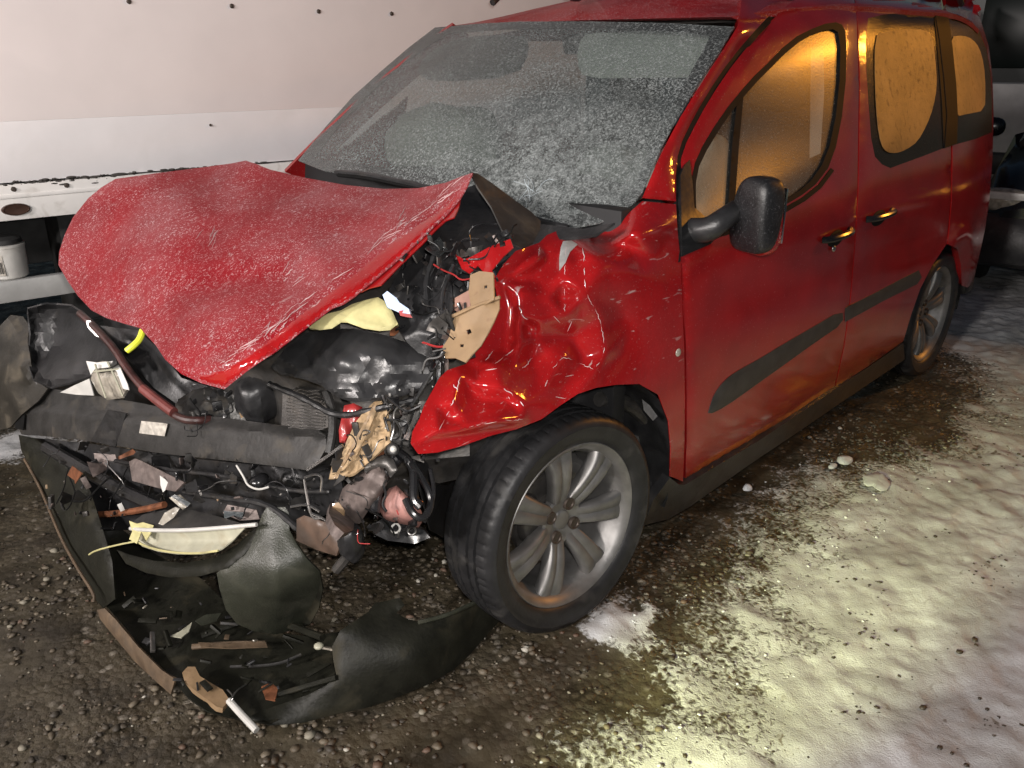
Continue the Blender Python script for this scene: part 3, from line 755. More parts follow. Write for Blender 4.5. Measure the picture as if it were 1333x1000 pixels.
for s in (-1, 1):
    for x in (-.7, -3.6): vpart('wheel', xf(lathe_geo([(.20, -.10), (.31, -.10), (.33, -.07), (.33, .07), (.31, .10), (.20, .10), (.19, .04), (0, .06)], 28), Matrix.Translation((x, s*.9, .33))), M_RUB)
# ------------------------------------------------------------------ the wrecked red car
car = thing('wrecked_car', 'red family van with its front crushed in and bonnet buckled', 'car', (-1.3, 0, 0))
# windscreen surface: u across the car (-1..1), v up
def WS(u, v, push=0.):
    b = np.array([-.08-.17*u*u-.07*u, .73*u, 1.15+.004*u]); t = np.array([-.845-.10*u*u-.05*u, .605*u, 1.636])
    p = b*(1-v)+t*v; n = np.array([.55, .12*u, .83]); n /= np.linalg.norm(n)
    return p+n*(.035*4*v*(1-v)*(1-.5*u*u)+push)
WSC = [tuple(WS(u, v)) for u in (-1, -.5, 0, .5, 1) for v in (0, .33, .66, 1)]
WSD = tps(WSC)
ws_poly = [(388, 209), (424, 165), (460, 125), (497, 92), (532, 62), (566, 36), (620, 31), (676, 28), (724, 28), (772, 28), (864, 30), (956, 35), (940, 62), (918, 95), (898, 127), (880, 157), (862, 190), (848, 222), (836, 250), (826, 263), (806, 279), (780, 290), (748, 296), (716, 296), (690, 290), (640, 275), (560, 250), (470, 230), (420, 222)]
wind = sheet('windscreen', ws_poly, WSD, M_GLASS_W, car, thick=.004, res=14)
# black ceramic border of the windscreen
def inset(poly, k):
    p = np.asarray(poly, float); out = []
    n = len(p)
    for i in range(n):
        a, b, c = p[i-1], p[i], p[(i+1) % n]; t = (c-a)/np.linalg.norm(c-a); nn = np.array([-t[1], t[0]])
        q = b+nn*k
        out.append(q)
    return np.array(out)
M_FRIT = nmat('sleet_on_black_border', (.02, .02, .021), .35, dirt=(.34, .34, .35), dirt_amt=.12, dirt_scale=120, bump=.4, bump_scale=110)
sheet('border', ws_poly, WSD, M_FRIT, wind, thick=.002, res=12, off=.006, holes=[[(408, 207), (440, 165), (480, 124), (520, 88), (560, 58), (585, 43), (660, 38), (772, 38), (880, 41), (925, 46), (915, 66), (897, 98), (876, 135), (856, 172), (838, 212), (826, 240), (808, 262), (780, 276), (740, 278), (690, 268), (620, 245), (540, 225), (470, 214)]])
# impact crack: star of fine white lines
def wsp(px, py, off=-.003): return CAM+rays((px, py))[0]*(WSD(np.array([[px, py]]))[0]+off)
rng = np.random.default_rng(5); G = []
for k in range(9):
    a = -1.45+rng.normal(0, .75) if k < 15 else rng.uniform(0, 6.28); L = rng.uniform(10, 34) if k < 12 else rng.uniform(8, 20)
    p = [(692+rng.normal(0, 8), 258+rng.normal(0, 8))]
    for j in range(5): a += rng.normal(0, .3); p.append((p[-1][0]+math.cos(a)*L/5, p[-1][1]+math.sin(a)*L/5))
    G.append(tube_geo([wsp(*q) for q in p], .0004+.0004*rng.random(), 4))
V, F = add(*G); mk('crack_lines', V, F, nmat('crushed_glass', (.55, .62, .66), .3), wind)
# wipers
def bar(name, c, r, m, parent, n=6): return tube(name, c, r, m, parent, n, 1)
def wpt(px, py, off=-.02): return (px, py, 'd', float(WSD(np.array([[px, py]], float))[0])+off)
wp = bar('wiper', [wpt(437, 224), wpt(470, 226), wpt(505, 233), wpt(545, 241), wpt(575, 250)], .008, M_BLK, car)
bar('blade', [wpt(440, 228, -.012), wpt(480, 232, -.012), wpt(520, 240, -.012), wpt(555, 247, -.012)], .006, M_SEAL, wp)
wp = bar('wiper', [wpt(640, 262), wpt(680, 280), wpt(715, 291), wpt(740, 296)], .008, M_BLK, car)
bar('blade', [wpt(640, 268, -.012), wpt(690, 286, -.012), wpt(730, 296, -.012)], .006, M_SEAL, wp)

# roof: one curved skin from the windscreen header to the tail
def roof_pt(x, y):
    z = np.interp(-abs(y), -_yy[::-1][::1], _zz[::-1]) if False else None
def roof_geo():
    V = []; F = []; ny = 29; xs = np.r_[np.linspace(0, 1, 26)]
    for i, s in enumerate(xs):
        for j in range(ny):
            u = -1+2*j/(ny-1); w = .645
            p0 = WS(u*.995, 1.0)+np.array([-.004, 0, -.002]); x1 = -3.30
            x = p0[0]*(1-s)+x1*s; y = p0[1]*(1-min(1, s*3))+u*w*min(1, s*3)
            ze = 1.685+.0*s; zc = 1.79-.10*abs(u)**2.6
            zf = p0[2]; k = 1-(1-min(1, s*2.4))**2
            z = zf*(1-k)+zc*k-.06*max(0, (s-.8)/.2)**2
            V.append((x, y, z))
    n = len(xs)
    for i in range(n-1):
        for j in range(ny-1): F.append([i*ny+j, i*ny+j+1, (i+1)*ny+j+1, (i+1)*ny+j])
    V2 = [(x-(.03 if i < ny else 0), y, z-(.006 if i < ny else .02)) for i, (x, y, z) in enumerate(V)]; N = len(V); F2 = [[q+N for q in f[::-1]] for f in F]
    rim = [(i*ny, (i+1)*ny) for i in range(n-1)]+[((i+1)*ny+ny-1, i*ny+ny-1) for i in range(n-1)]+[(j+1, j) for j in range(ny-1)]+[((n-1)*ny+j, (n-1)*ny+j+1) for j in range(ny-1)]
    return V+V2, F+F2+[[a, b, b+N, a+N] for a, b in rim]
V, F = roof_geo(); roof = mk('roof', V, F, M_ROOF, car, sharp=60)
ab = at(741, 14, 'd', 3.05); ab = np.array([-1.02, ab[1], 1.735])
def fin(l):
    l = l.copy(); l[0] -= .5*max(0, l[2]); l[1] *= 1-.5*max(0, l[2]); return l
V, F = ell_geo(ab, AX, (.045, .02, .03), 16, 10, 2.4, fin); ant = mk('antenna_base', V, F, M_BLK, car)
V, F = tube_geo([ab+np.array([-.02, 0, .02]), ab+np.array([-.12, 0, .16]), ab+np.array([-.22, 0, .33])], [.005, .004, .003], 8); mk('rod', V, F, M_BLK, ant)
for s in (1, -1):
    P = [(-1.12, s*.60, 1.725), (-1.2, s*.61, 1.775), (-1.5, s*.615, 1.81), (-2.4, s*.615, 1.825), (-3.0, s*.605, 1.80), (-3.12, s*.60, 1.74)]
    V, F = tube_geo(curve3(P, 2), .014, 8); mk('roof_rail', V, F, M_BLK, car)

# right-hand A pillar (thin red strip at the left of the screen) and the far side of the body
def edge_at(px, py): return CAM+rays((px, py))[0]*WSD(np.array([[px, py]]))[0]
V = []; F = []
for i, v in enumerate(np.linspace(-.06, 1.0, 14)):
    e = WS(-1.0, v); V += [e+np.array([-.004, .004, .004]), e+np.array([-.012, -.014, .010]), e+np.array([-.05, -.026, -.002]), e+np.array([-.11, -.030, -.03]), e+np.array([-.10, -.005, -.04])]
for i in range(13):
    for j in range(5): F.append([i*5+j, (i+1)*5+j, (i+1)*5+(j+1) % 5, i*5+(j+1) % 5])
mk('windscreen_pillar', V, F, M_PAINT, car)
def mirror_side():
    V = []; F = []; xs = np.linspace(-.15, -3.34, 220); zs = np.r_[np.linspace(.25, 1.0, 14), np.linspace(1.02, 1.70, 70)]
    for x in xs:
        for z in zs:
            zz = min(z, 1.66-zdrop(x, z)) if x > -1.9 else z
            V.append((x, -float(Ys(np.array(x), np.array(zz)))+.002, zz))
    n = len(zs)
    for i in range(len(xs)-1):
        for j in range(n-1):
            xm = (xs[i]+xs[i+1])/2; zm = (zs[j]+zs[j+1])/2
            if math.hypot(xm+2.73, zm-.32) < .38 or math.hypot(xm, zm-.32) < .40: continue
            if -3.2 < xm < -.75 and 1.12 < zm < 1.58 and zm < 1.12+(-.35-xm)*1.0: continue
            if xm > -1.05 and zm > 1.06+(-.25-xm)*.62: continue
            F.append([i*n+j, i*n+j+1, (i+1)*n+j+1, (i+1)*n+j])
    return V, F
V, F = mirror_side(); mk('far_side_panel', V, F, M_PAINT, car)
V = np.array(V); V2 = V.copy(); V2[:, 1] += .03; V2 = V2
V, F = lofted_box([(-3.34, [(-.78, .28), (.78, .28), (.80, .7), (.76, 1.15), (.66, 1.5), (.56, 1.69), (-.56, 1.69), (-.66, 1.5), (-.76, 1.15), (-.80, .7)]), (-3.37, [(-.77, .3), (.77, .3), (.79, .7), (.75, 1.15), (.65, 1.5), (.55, 1.68), (-.55, 1.68), (-.65, 1.5), (-.75, 1.15), (-.79, .7)])])
mk('tailgate', V, F, M_PAINT, car)
V, F = box_geo((-3.40, 0, .42), AX, (.06, .82, .14), .4); mk('rear_bumper', V, F, M_BLK, car)

# ---- left-hand skin, panel by panel
win_f = [(1096, 32), (1088, 29), (1074, 31), (1056, 38), (1038, 47), (1018, 63), (1000, 82), (982, 99), (966, 117), (948, 139), (930, 165), (915, 190), (905, 212), (900, 236), (900, 262), (903, 300), (935, 300), (970, 290), (1022, 267), (1044, 254), (1062, 240), (1078, 219), (1088, 192), (1096, 152), (1101, 105), (1102, 62), (1100, 40)]
door_f = [(1040, -6), (1004, 27), (986, 46), (968, 67), (950, 90), (933, 115), (917, 141), (904, 165), (893, 187), (887, 206), (885, 226), (884, 252), (885, 290), (887, 335), (889, 400), (893, 450), (894, 520), (894, 575), (892, 627), (940, 599), (986, 571), (1040, 535), (1086, 505), (1098, 450), (1106, 390), (1112, 320), (1116, 250), (1117, 180), (1118, 110), (1116, 50), (1115, 20), (1111, -6)]
door = sheet('front_door', door_f, 's', M_PAINT, car, thick=.035, res=9, holes=[win_f], curl=.010, curlw=6)
# rubber frame round the front glass
win_in = [(1091, 42), (1084, 38), (1072, 40), (1056, 46), (1040, 55), (1022, 70), (1004, 88), (986, 106), (970, 124), (952, 146), (935, 171), (920, 196), (910, 217), (906, 238), (906, 262), (908, 292), (935, 294), (970, 284), (1019, 262), (1040, 249), (1056, 235), (1070, 215), (1080, 190), (1088, 152), (1093, 105), (1094, 62)]
sheet('window_frame', win_f, 's', M_SEAL, door, thick=.02, res=8, holes=[win_in], off=-.002)
gl = sheet('window', win_in, 's', M_GLASS_D, door, thick=.003, res=12, off=.014)
sheet('quarter_light_bar', [(962, 112), (970, 104), (962, 190), (957, 262), (948, 266), (953, 190)], 's', M_SEAL, door, thick=.012, res=9, off=.004)
# bright lower edge trim and the black sail plate under the mirror
sheet('waist_seal', [(935, 303), (970, 293), (1022, 270), (1046, 256), (1066, 240), (1082, 219), (1086, 222), (1069, 245), (1048, 262), (1024, 276), (972, 299), (936, 309)], 's', M_SEAL, door, thick=.008, res=7, off=-.006)
sheet('mirror_mount', [(886, 228), (892, 214), (898, 208), (902, 240), (904, 270), (925, 288), (940, 300), (925, 318), (888, 334)], 's', M_BLKG, door, thick=.012, res=7, off=-.008)
def handle(c, w, h, label=None):
    # recessed cup with a grab bar across it
    px, py = c; u = np.array([1, -w]); u = u/np.linalg.norm(u)
    A = at(px-h, py+h*w, 's', 0); B = at(px+h, py-h*w, 's', 0); ax = (B-A)/np.linalg.norm(B-A)
    nrm = np.array([0, 1, .06]); nrm -= ax*(nrm@ax); nrm /= np.linalg.norm(nrm); up = np.cross(nrm, ax)
    c3 = (A+B)/2; L = np.linalg.norm(B-A)/2
    P = [c3-ax*L-nrm*.004, c3-ax*L*.85+nrm*.022, c3+nrm*.032, c3+ax*L*.85+nrm*.024, c3+ax*L-nrm*.004]
    V, F = tube_geo(curve3(P, 2), .0125, 10); return (V, F), ell_geo(c3-up*.012-nrm*.002, np.array([ax, nrm, up]), (L*.62, .010, .03), 18, 10), (c3, ax, nrm, up, L)
g1, g2, fr = handle((1088, 306), .40, 17)
h1 = mk('handle', *g1, M_BLKG, door); mk('handle_recess', *g2, M_SEAL, door)
V, F = ell_geo(fr[0]-fr[3]*.045-fr[1]*.02+fr[2]*.004, np.array([fr[1], fr[2], fr[3]]), (.012, .006, .012), 14, 8); mk('lock_cylinder', V, F, M_STEEL, door)
# grey rubbing strip, one length on each door
mould_f = [(921, 541), (925, 528), (930, 513), (944, 494), (965, 480), (986, 469), (1020, 448), (1053, 429), (1097, 403), (1098, 421), (1064, 444), (1028, 470), (986, 500), (944, 530)]
mould_r = [(1101, 401), (1140, 381), (1172, 364), (1196, 352), (1200, 361), (1194, 370), (1150, 392), (1101, 419)]
sheet('rubbing_strip', mould_f, 's', M_TRIM, door, thick=.014, res=6, off=-.014, curl=.010, curlw=5, sm=1)
# sliding door
win_r = [(1130, 24), (1150, 19), (1185, 16), (1219, 15), (1224, 60), (1229, 120), (1232, 160), (1231, 192), (1200, 204), (1159, 219), (1148, 214), (1139, 204), (1134, 180), (1131, 140), (1128, 95), (1127, 55)]
door_s = [(1113, -6), (1117.8, 50), (1119.5, 110), (1118.5, 180), (1117.4, 250), (1113.3, 320), (1107.3, 390), (1099.3, 450), (1087.4, 504), (1130, 477), (1176, 444), (1186, 410), (1198, 376), (1214, 345), (1232, 318), (1237, 262), (1238, 205), (1237, 150), (1232, 80), (1226, 10), (1224, -6)]
door2 = sheet('sliding_door', door_s, 's', M_PAINT, car, thick=.035, res=9, holes=[win_r], curl=.008, curlw=6)
g1, g2, fr = handle((1144, 280), .36, 16)
h1 = mk('handle', *g1, M_BLKG, door2); mk('handle_recess', *g2, M_SEAL, door2)
sheet('rubbing_strip', mould_r, 's', M_TRIM, door2, thick=.014, res=6, off=-.014, curl=.010, curlw=5)
w2 = sheet('window', win_r, 's', M_GLASS_R, door2, thick=.004, res=12, off=.006, curl=-.003, curlw=8)
fr_in = [(1139, 47), (1150, 41), (1180, 38), (1205, 39), (1214, 46), (1218, 80), (1220, 112), (1215, 140), (1207, 162), (1195, 184), (1180, 195), (1166, 200), (1154, 198), (1147, 188), (1142, 160), (1139, 110)]
sheet('frost', fr_in, 's', M_FROST, door2, thick=.0015, res=9, off=-.004, sm=1)
sheet('window_bar', [(1216, 16), (1222, 15), (1229, 80), (1235, 150), (1236, 191), (1229, 193), (1226, 130), (1221, 70)], 's', M_SEAL, door2, thick=.01, res=8, off=-.004)
# rear quarter
win_q = [(1232, 16), (1247, 19), (1264, 27), (1276, 42), (1285, 64), (1290, 95), (1292, 130), (1292, 172), (1270, 181), (1241, 189), (1240, 140), (1236, 80)]
quarter = [(1230, -6), (1232, 10), (1234, 80), (1239, 150), (1240, 205), (1239, 262), (1234, 318), (1246, 324), (1251, 345), (1252, 372), (1264, 376), (1272, 345), (1282, 300), (1288, 260), (1292, 205), (1293.5, 150), (1292, 100), (1287, 60), (1276, 24), (1262, -6)]
qp = sheet('quarter_panel', quarter, 's', M_PAINT, car, thick=.03, res=8, holes=[win_q], curl=.006, curlw=5)
w3 = sheet('window', win_q, 's', M_GLASS_R, qp, thick=.004, res=10, off=.006)
sheet('frost', [(1237, 48), (1254, 46), (1266, 51), (1275, 62), (1281, 84), (1283, 115), (1282, 144), (1262, 148), (1244, 152), (1244, 120), (1241, 80)], 's', M_FROST, qp, thick=.0015, res=9, off=-.010, sm=1)
# sill under the doors
sill = [(838, 684), (850, 652), (872, 622), (884, 631), (892, 631), (986, 575), (1086, 508), (1176, 447), (1178, 468), (1165, 477), (1110, 514), (1040, 562), (986, 598), (940, 630), (898, 660), (870, 676)]
sd = [(838, 684, 'x', -.40), (872, 622, 'y', .862), (892, 631, 'y', .862), (986, 575, 'y', .862), (1086, 508, 'y', .862), (1176, 447, 'y', .862), (1165, 477, 'y', .845), (1040, 562, 'y', .845), (898, 660, 'y', .845)]
sheet('sill', sill, [(872, 622, 'y', .872), (892, 631, 'y', .872), (986, 575, 'y', .872), (1086, 508, 'y', .872), (1176, 447, 'y', .872), (1165, 477, 'y', .845), (1040, 562, 'y', .845), (898, 660, 'y', .845), (838, 684, 'y', .845)], M_BLK, car, thick=.03, res=9)
sheet('pillar_trim', [(1217, 14), (1234, 16), (1240, 60), (1245, 110), (1247, 150), (1246, 187), (1230, 193), (1233, 150), (1229, 100), (1223, 50)], 's', M_SEAL, qp, thick=.006, res=7, off=-.012)
# ---- A pillar on the driver's side, screen edge to door gap
pil = [(836, 258), (842, 243), (856, 210), (872, 178), (886, 152), (904, 123), (924, 91), (945, 60), (960, 34), (964, 14), (966, -8), (1034, -8), (999, 23), (981, 42), (963, 63), (945, 86), (928, 111), (912, 137), (899, 161), (888, 184), (882, 204), (880, 226), (880, 262)]
pc = []
for px, py in ((842, 243), (872, 178), (904, 123), (945, 60), (962, 34)): pc.append((px, py, 'd', float(WSD(np.array([[px, py]], float))[0])-.006))
for px, py in ((880, 262), (882, 204), (899, 161), (928, 111), (963, 63), (999, 23), (1030, -5)): pc.append((px, py, 's', 0))
pc.append((1000, -5, 's', -.0)); pc.append((864, 220, 'd', float(tps(pc)([[864, 220]])[0])-.012)); 
PCD = tps(pc)
sheet('windscreen_pillar', pil, PCD, M_PAINT, car, thick=.03, res=7, curl=.012, curlw=7)
sheet('door_seal', [(1034, -8), (999, 23), (981, 42), (963, 63), (945, 86), (928, 111), (912, 137), (899, 161), (888, 184), (882, 204), (880, 226), (881, 300), (886, 340), (887, 250), (888, 206), (894, 187), (906, 165), (919, 141), (935, 115), (952, 90), (970, 67), (988, 46), (1006, 27), (1042, -8)], PCD, M_SEAL, car, thick=.01, res=6, off=.012)

# ---- crumpled front wing
fend = [(836, 262), (880, 266), (882, 300), (886, 340), (888, 400), (890.5, 450), (891.5, 520), (891, 575), (889, 627), (872, 620), (873, 582), (870, 548), (857, 514), (832, 500), (802, 501), (776, 505), (752, 513), (728, 529), (705, 546), (672, 559), (640, 567), (604, 580), (570, 589), (545, 591), (535, 577), (537, 562), (546, 545), (552, 528), (562, 510), (572, 492), (582, 482), (606, 474), (628, 443), (638, 425), (650, 400), (646, 380), (642, 366), (655, 345), (671, 327), (688, 321), (702, 316), (712, 306), (724, 301), (746, 300), (776, 302), (800, 293), (820, 276)]
base = [(836, 262, 'd', float(PCD(np.array([[836., 262.]]))[0])), (880, 270, 's', 0), (886, 345, 's', 0), (889, 420, 's', 0), (891, 520, 's', 0), (889, 620, 's', 0), (872, 600, 's', .0), (857, 514, 's', 0), (802, 501, 'y', .905), (752, 513, 'y', .905), (705, 546, 'y', .90), (640, 567, 'y', .90), (570, 589, 'y', .885), (537, 572, 'y', .85), (562, 510, 'y', .80), (606, 474, 'y', .775), (640, 420, 'y', .755), (650, 380, 'y', .745), (672, 327, 'y', .74), (712, 306, 'y', .70), (740, 302, 'y', .69), (776, 303, 'y', .705), (806, 290, 'd', float(WSD(np.array([[806., 288.]]))[0])), (840, 330, 'y', .872), (840, 420, 'y', .892), (800, 420, 'y', .86), (760, 400, 'y', .85), (700, 400, 'y', .80), (700, 470, 'y', .83), (650, 500, 'y', .85), (820, 300, 'y', .83), (770, 330, 'y', .82), (720, 350, 'y', .78)]
FD = tps(base, 1e-3)
# folds read off the picture: (px, py, metres toward the viewer)
fold = [(737, 316, .022), (735, 360, .020), (735, 409, .022), (712, 340, -.012), (757, 345, .0), (759, 323, .024), (762, 384, .026), (780, 409, .026), (789, 460, .030), (773, 483, .018), (745, 440, -.022), (734, 464, .018), (723, 474, .022), (708, 506, .012), (700, 440, -.004), (760, 470, -.018), (810, 460, .0), (805, 400, -.002), (572, 560, .022), (590, 524, .028), (600, 488, .026), (582, 545, -.016), (568, 528, .006), (645, 549, .034), (610, 556, .026), (680, 546, .022), (630, 520, -.022), (660, 520, -.012), (655, 506, .018), (682, 528, .020), (620, 500, .012), (644, 474, .024), (676, 449, .026), (690, 465, -.018), (660, 455, -.018), (676, 413, .020), (690, 425, -.02), (665, 400, -.012), (702, 420, .018), (675, 380, .014), (655, 365, -.014), (690, 360, -.016), (703, 335, .022), (695, 300, .0), (730, 390, -.012), (750, 420, .004), (715, 385, .016), (735, 505, -.010), (700, 490, -.002), (668, 480, .004), (635, 460, -.008), (620, 480, -.012), (610, 505, -.014), (600, 540, .006), (560, 575, -.006), (770, 305, .012), (790, 318, -.018), (820, 322, -.028), (850, 335, -.012), (790, 340, .006), (830, 305, .022), (860, 300, .014), (700, 315, -.008), (725, 300, .006), (750, 520, .004), (780, 505, .006), (725, 535, .0), (690, 552, .002), (540, 580, 0)]
ring = [(900, 260, 0), (900, 340, 0), (900, 420, 0), (900, 500, 0), (900, 640, 0), (850, 560, 0), (860, 470, 0), (850, 400, 0), (840, 360, -.004), (840, 250, 0), (500, 620, 0), (500, 500, 0), (560, 420, 0), (600, 300, 0), (700, 270, 0), (800, 270, 0), (880, 300, 0), (880, 380, 0), (830, 495, 0), (820, 430, 0)]
FP = [(a, b) for a, b, _ in fold+ring]; FVv = [-c for _, _, c in fold+ring]
def fend_extra(q):
    # slightly rounded folds: average of the faceted field over a small neighbourhood
    e = np.zeros(len(q))
    for dx, dy, w in ((0, 0, .2), (5, 0, .12), (-5, 0, .12), (0, 5, .12), (0, -5, .12), (3, 3, .08), (-3, 3, .08), (3, -3, .08), (-3, -3, .08)): e += 1.25*w*facets(q+np.array([dx, dy]), FP, FVv)
    mask = sst(-q[:, 0], -850, -760)*sst(q[:, 1], 285, 320)
    e += mask*(.10*crumple(34, .010, 6)(q)+.15*crumple(15, .004, 9)(q))
    # hollow below the screen corner
    return e
fender = sheet('front_wing', fend, FD, M_FENDER, car, thick=.0025, res=3.2, extra=fend_extra, sharp=50)
# pale lines on the sharpest folds: highlights put in as colour, some cracked lacquer
FX = lambda q: FD(q)+fend_extra(q)
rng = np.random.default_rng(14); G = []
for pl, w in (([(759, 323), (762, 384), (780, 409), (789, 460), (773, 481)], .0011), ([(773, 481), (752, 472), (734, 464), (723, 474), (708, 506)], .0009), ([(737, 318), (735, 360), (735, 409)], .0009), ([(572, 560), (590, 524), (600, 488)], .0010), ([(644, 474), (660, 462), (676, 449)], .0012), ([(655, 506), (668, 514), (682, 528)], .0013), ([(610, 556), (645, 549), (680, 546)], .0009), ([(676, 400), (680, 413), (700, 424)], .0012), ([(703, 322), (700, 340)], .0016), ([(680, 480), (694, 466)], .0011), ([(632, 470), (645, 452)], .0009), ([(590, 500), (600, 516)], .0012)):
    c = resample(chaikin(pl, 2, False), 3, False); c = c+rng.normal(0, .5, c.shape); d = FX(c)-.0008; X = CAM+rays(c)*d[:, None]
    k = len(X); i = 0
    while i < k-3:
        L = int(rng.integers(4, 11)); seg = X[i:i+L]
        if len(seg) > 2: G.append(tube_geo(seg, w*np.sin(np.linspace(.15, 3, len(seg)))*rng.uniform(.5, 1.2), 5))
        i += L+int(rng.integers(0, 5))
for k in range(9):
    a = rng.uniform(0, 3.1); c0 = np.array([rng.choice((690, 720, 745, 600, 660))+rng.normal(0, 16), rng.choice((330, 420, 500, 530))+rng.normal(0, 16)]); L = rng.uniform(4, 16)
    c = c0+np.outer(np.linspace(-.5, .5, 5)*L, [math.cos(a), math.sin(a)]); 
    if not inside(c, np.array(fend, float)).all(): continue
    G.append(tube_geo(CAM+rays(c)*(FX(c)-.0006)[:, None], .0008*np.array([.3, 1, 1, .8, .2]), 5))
V, F = add(*G); tag(mk('crease_glints_and_cracks', V, F, nmat('pale_glint_and_crack', (.60, .50, .50), .35, coat=.6), fender), kind='stuff')
# rubbed-through silver patch on the wing's top edge
sheet('scraped_patch', [(733, 314), (744, 313), (752, 318), (742, 328), (736, 342), (728, 352), (728, 336), (730, 322)], lambda q: FD(q)+fend_extra(q), nmat('bared_metal', (.50, .49, .48), .42, metal=.25, var=.3, bump=.3), fender, thick=.001, res=4, off=-.0015)
V, F = ell_geo(at(883, 459, 's', -.002), AX, (.012, .006, .012), 14, 8); mk('side_repeater', V, F, M_LENS, fender)
# ---- buckled bonnet
hood = [(150, 233), (200, 226), (255, 219), (300, 213), (320, 209), (332, 213), (352, 221), (400, 232), (450, 241), (500, 246), (545, 245), (580, 238), (600, 230), (615, 225), (608, 243), (598, 260), (582, 279), (560, 299), (530, 328), (500, 354), (476, 374), (462, 386), (447, 396), (432, 402), (416, 414), (399, 427), (360, 457), (322, 483), (292, 507), (262, 499), (236, 487), (215, 468), (203, 450), (192, 438), (182, 427), (160, 421), (138, 414), (119, 404), (102, 386), (88, 366), (76, 345), (77, 328), (84, 306), (95, 283), (115, 258), (132, 244)]
HD = tps([(613, 226, 'd', 2.08), (545, 245, 'd', 2.32), (450, 241, 'd', 2.50), (320, 209, 'd', 2.72), (255, 219, 'd', 2.74), (150, 233, 'd', 2.72), (84, 306, 'd', 2.66), (76, 345, 'd', 2.60), (119, 404, 'd', 2.38), (182, 427, 'd', 2.16), (203, 450, 'd', 2.06), (236, 487, 'd', 1.93), (292, 507, 'd', 1.82), (360, 457, 'd', 1.81), (440, 400, 'd', 1.86), (520, 338, 'd', 1.93), (560, 299, 'd', 1.98), (598, 260, 'd', 2.03),
          (180, 300, 'd', 2.47), (250, 280, 'd', 2.46), (350, 290, 'd', 2.34), (450, 310, 'd', 2.16), (520, 290, 'd', 2.13), (300, 400, 'd', 2.05), (240, 420, 'd', 2.08), (160, 370, 'd', 2.34), (380, 380, 'd', 2.02), (280, 450, 'd', 1.93), (200, 400, 'd', 2.19)], 2e-3)
hf = [(165, 255, .0), (230, 250, .012), (320, 240, .0), (420, 260, .006), (520, 270, .008), (130, 300, -.01), (215, 305, .014), (290, 300, .004), (390, 310, .016), (330, 340, .010), (250, 350, .006), (175, 395, -.024), (215, 385, -.012), (260, 380, -.016), (330, 365, -.018), (400, 355, -.010), (280, 400, .018), (225, 425, .020), (350, 400, .014), (430, 360, .012), (160, 350, .010), (120, 350, .004), (460, 330, .004), (500, 300, .004), (300, 460, .004), (250, 460, .012), (195, 420, -.02), (150, 405, -.004), (415, 400, .014), (380, 425, .016), (330, 455, .018), (290, 478, .014), (470, 360, .012), (520, 315, .012), (560, 280, .010), (350, 440, .004)]
hr = [(60, 200, 0), (60, 420, 0), (250, 540, 0), (330, 190, 0), (640, 210, 0), (600, 300, -.01), (500, 400, -.012), (400, 475, -.012), (330, 515, -.010), (140, 440, -.01), (200, 200, 0), (500, 220, 0)]
HP = [(a, b) for a, b, _ in hf+hr]; HV = [-1.15*c for _, _, c in hf+hr]
RIDGE = np.array([(640, 200), (601, 240), (575, 262), (540, 286), (505, 310), (444, 360), (385, 404), (354, 430), (318, 456), (288, 474), (255, 482), (232, 481), (205, 470), (180, 460)], float)
def ridge_side(q):
    best = np.full(len(q), 1e9); sg = np.zeros(len(q))
    for a, b in zip(RIDGE[:-1], RIDGE[1:]):
        v = b-a; t = np.clip(((q-a)@v)/(v@v), 0, 1); w = q-a-t[:, None]*v; d = np.hypot(w[:, 0], w[:, 1])
        c = v[0]*(q[:, 1]-a[1])-v[1]*(q[:, 0]-a[0]); m = d < best; best[m] = d[m]; sg[m] = -np.sign(c[m])
    return best*sg
def hood_extra(q):
    e = np.zeros(len(q))
    o = [(0, 0), (8, 0), (-8, 0), (0, 8), (0, -8), (5, 5), (-5, 5), (5, -5), (-5, -5)]
    for d in o: e += facets(q+np.array(d, float), HP, HV)/len(o)
    # the near edge is folded down past a ridge
    dd = ridge_side(q)
    e += -.006*np.exp(-(dd/6)**2)+.0013*np.clip(dd, 0, 40)
    return e+.002*fbm(q[:, 0]/40, q[:, 1]/40, 12, 3)
HDX = lambda q: HD(q)+hood_extra(q)
hd = sheet('bonnet', hood, HDX, M_HOOD, car, thick=.003, res=6, curl=.004, curlw=4, sharp=50)
# frost has not settled on the folded-down edge: bare wet lacquer there, and scratches along the fold
edge_poly = [(602, 243), (614, 228), (608, 243), (598, 260), (582, 279), (560, 299), (530, 328), (500, 354), (476, 374), (462, 386), (447, 396), (432, 402), (416, 414), (399, 427), (360, 457), (322, 483), (292, 506), (262, 498), (240, 487), (256, 486), (290, 479), (321, 461), (357, 434), (388, 408), (447, 364), (508, 314), (543, 290), (578, 266)]
sheet('edge_flange', edge_poly, HDX, M_FENDER, hd, thick=.001, res=5, off=-.0022, curl=.010, curlw=5)
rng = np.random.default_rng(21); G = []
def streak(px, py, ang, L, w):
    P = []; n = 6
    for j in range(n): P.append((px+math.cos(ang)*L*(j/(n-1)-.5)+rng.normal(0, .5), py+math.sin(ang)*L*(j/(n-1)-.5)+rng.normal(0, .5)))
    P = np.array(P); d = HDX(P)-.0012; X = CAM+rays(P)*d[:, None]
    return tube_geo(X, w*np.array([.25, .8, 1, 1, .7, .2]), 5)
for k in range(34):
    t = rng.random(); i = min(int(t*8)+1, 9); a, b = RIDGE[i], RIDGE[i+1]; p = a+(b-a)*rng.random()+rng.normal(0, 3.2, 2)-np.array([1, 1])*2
    ang = math.atan2(b[1]-a[1], b[0]-a[0])+rng.normal(0, .12); G.append(streak(*p, ang, rng.uniform(8, 34), rng.uniform(.0005, .0014)))
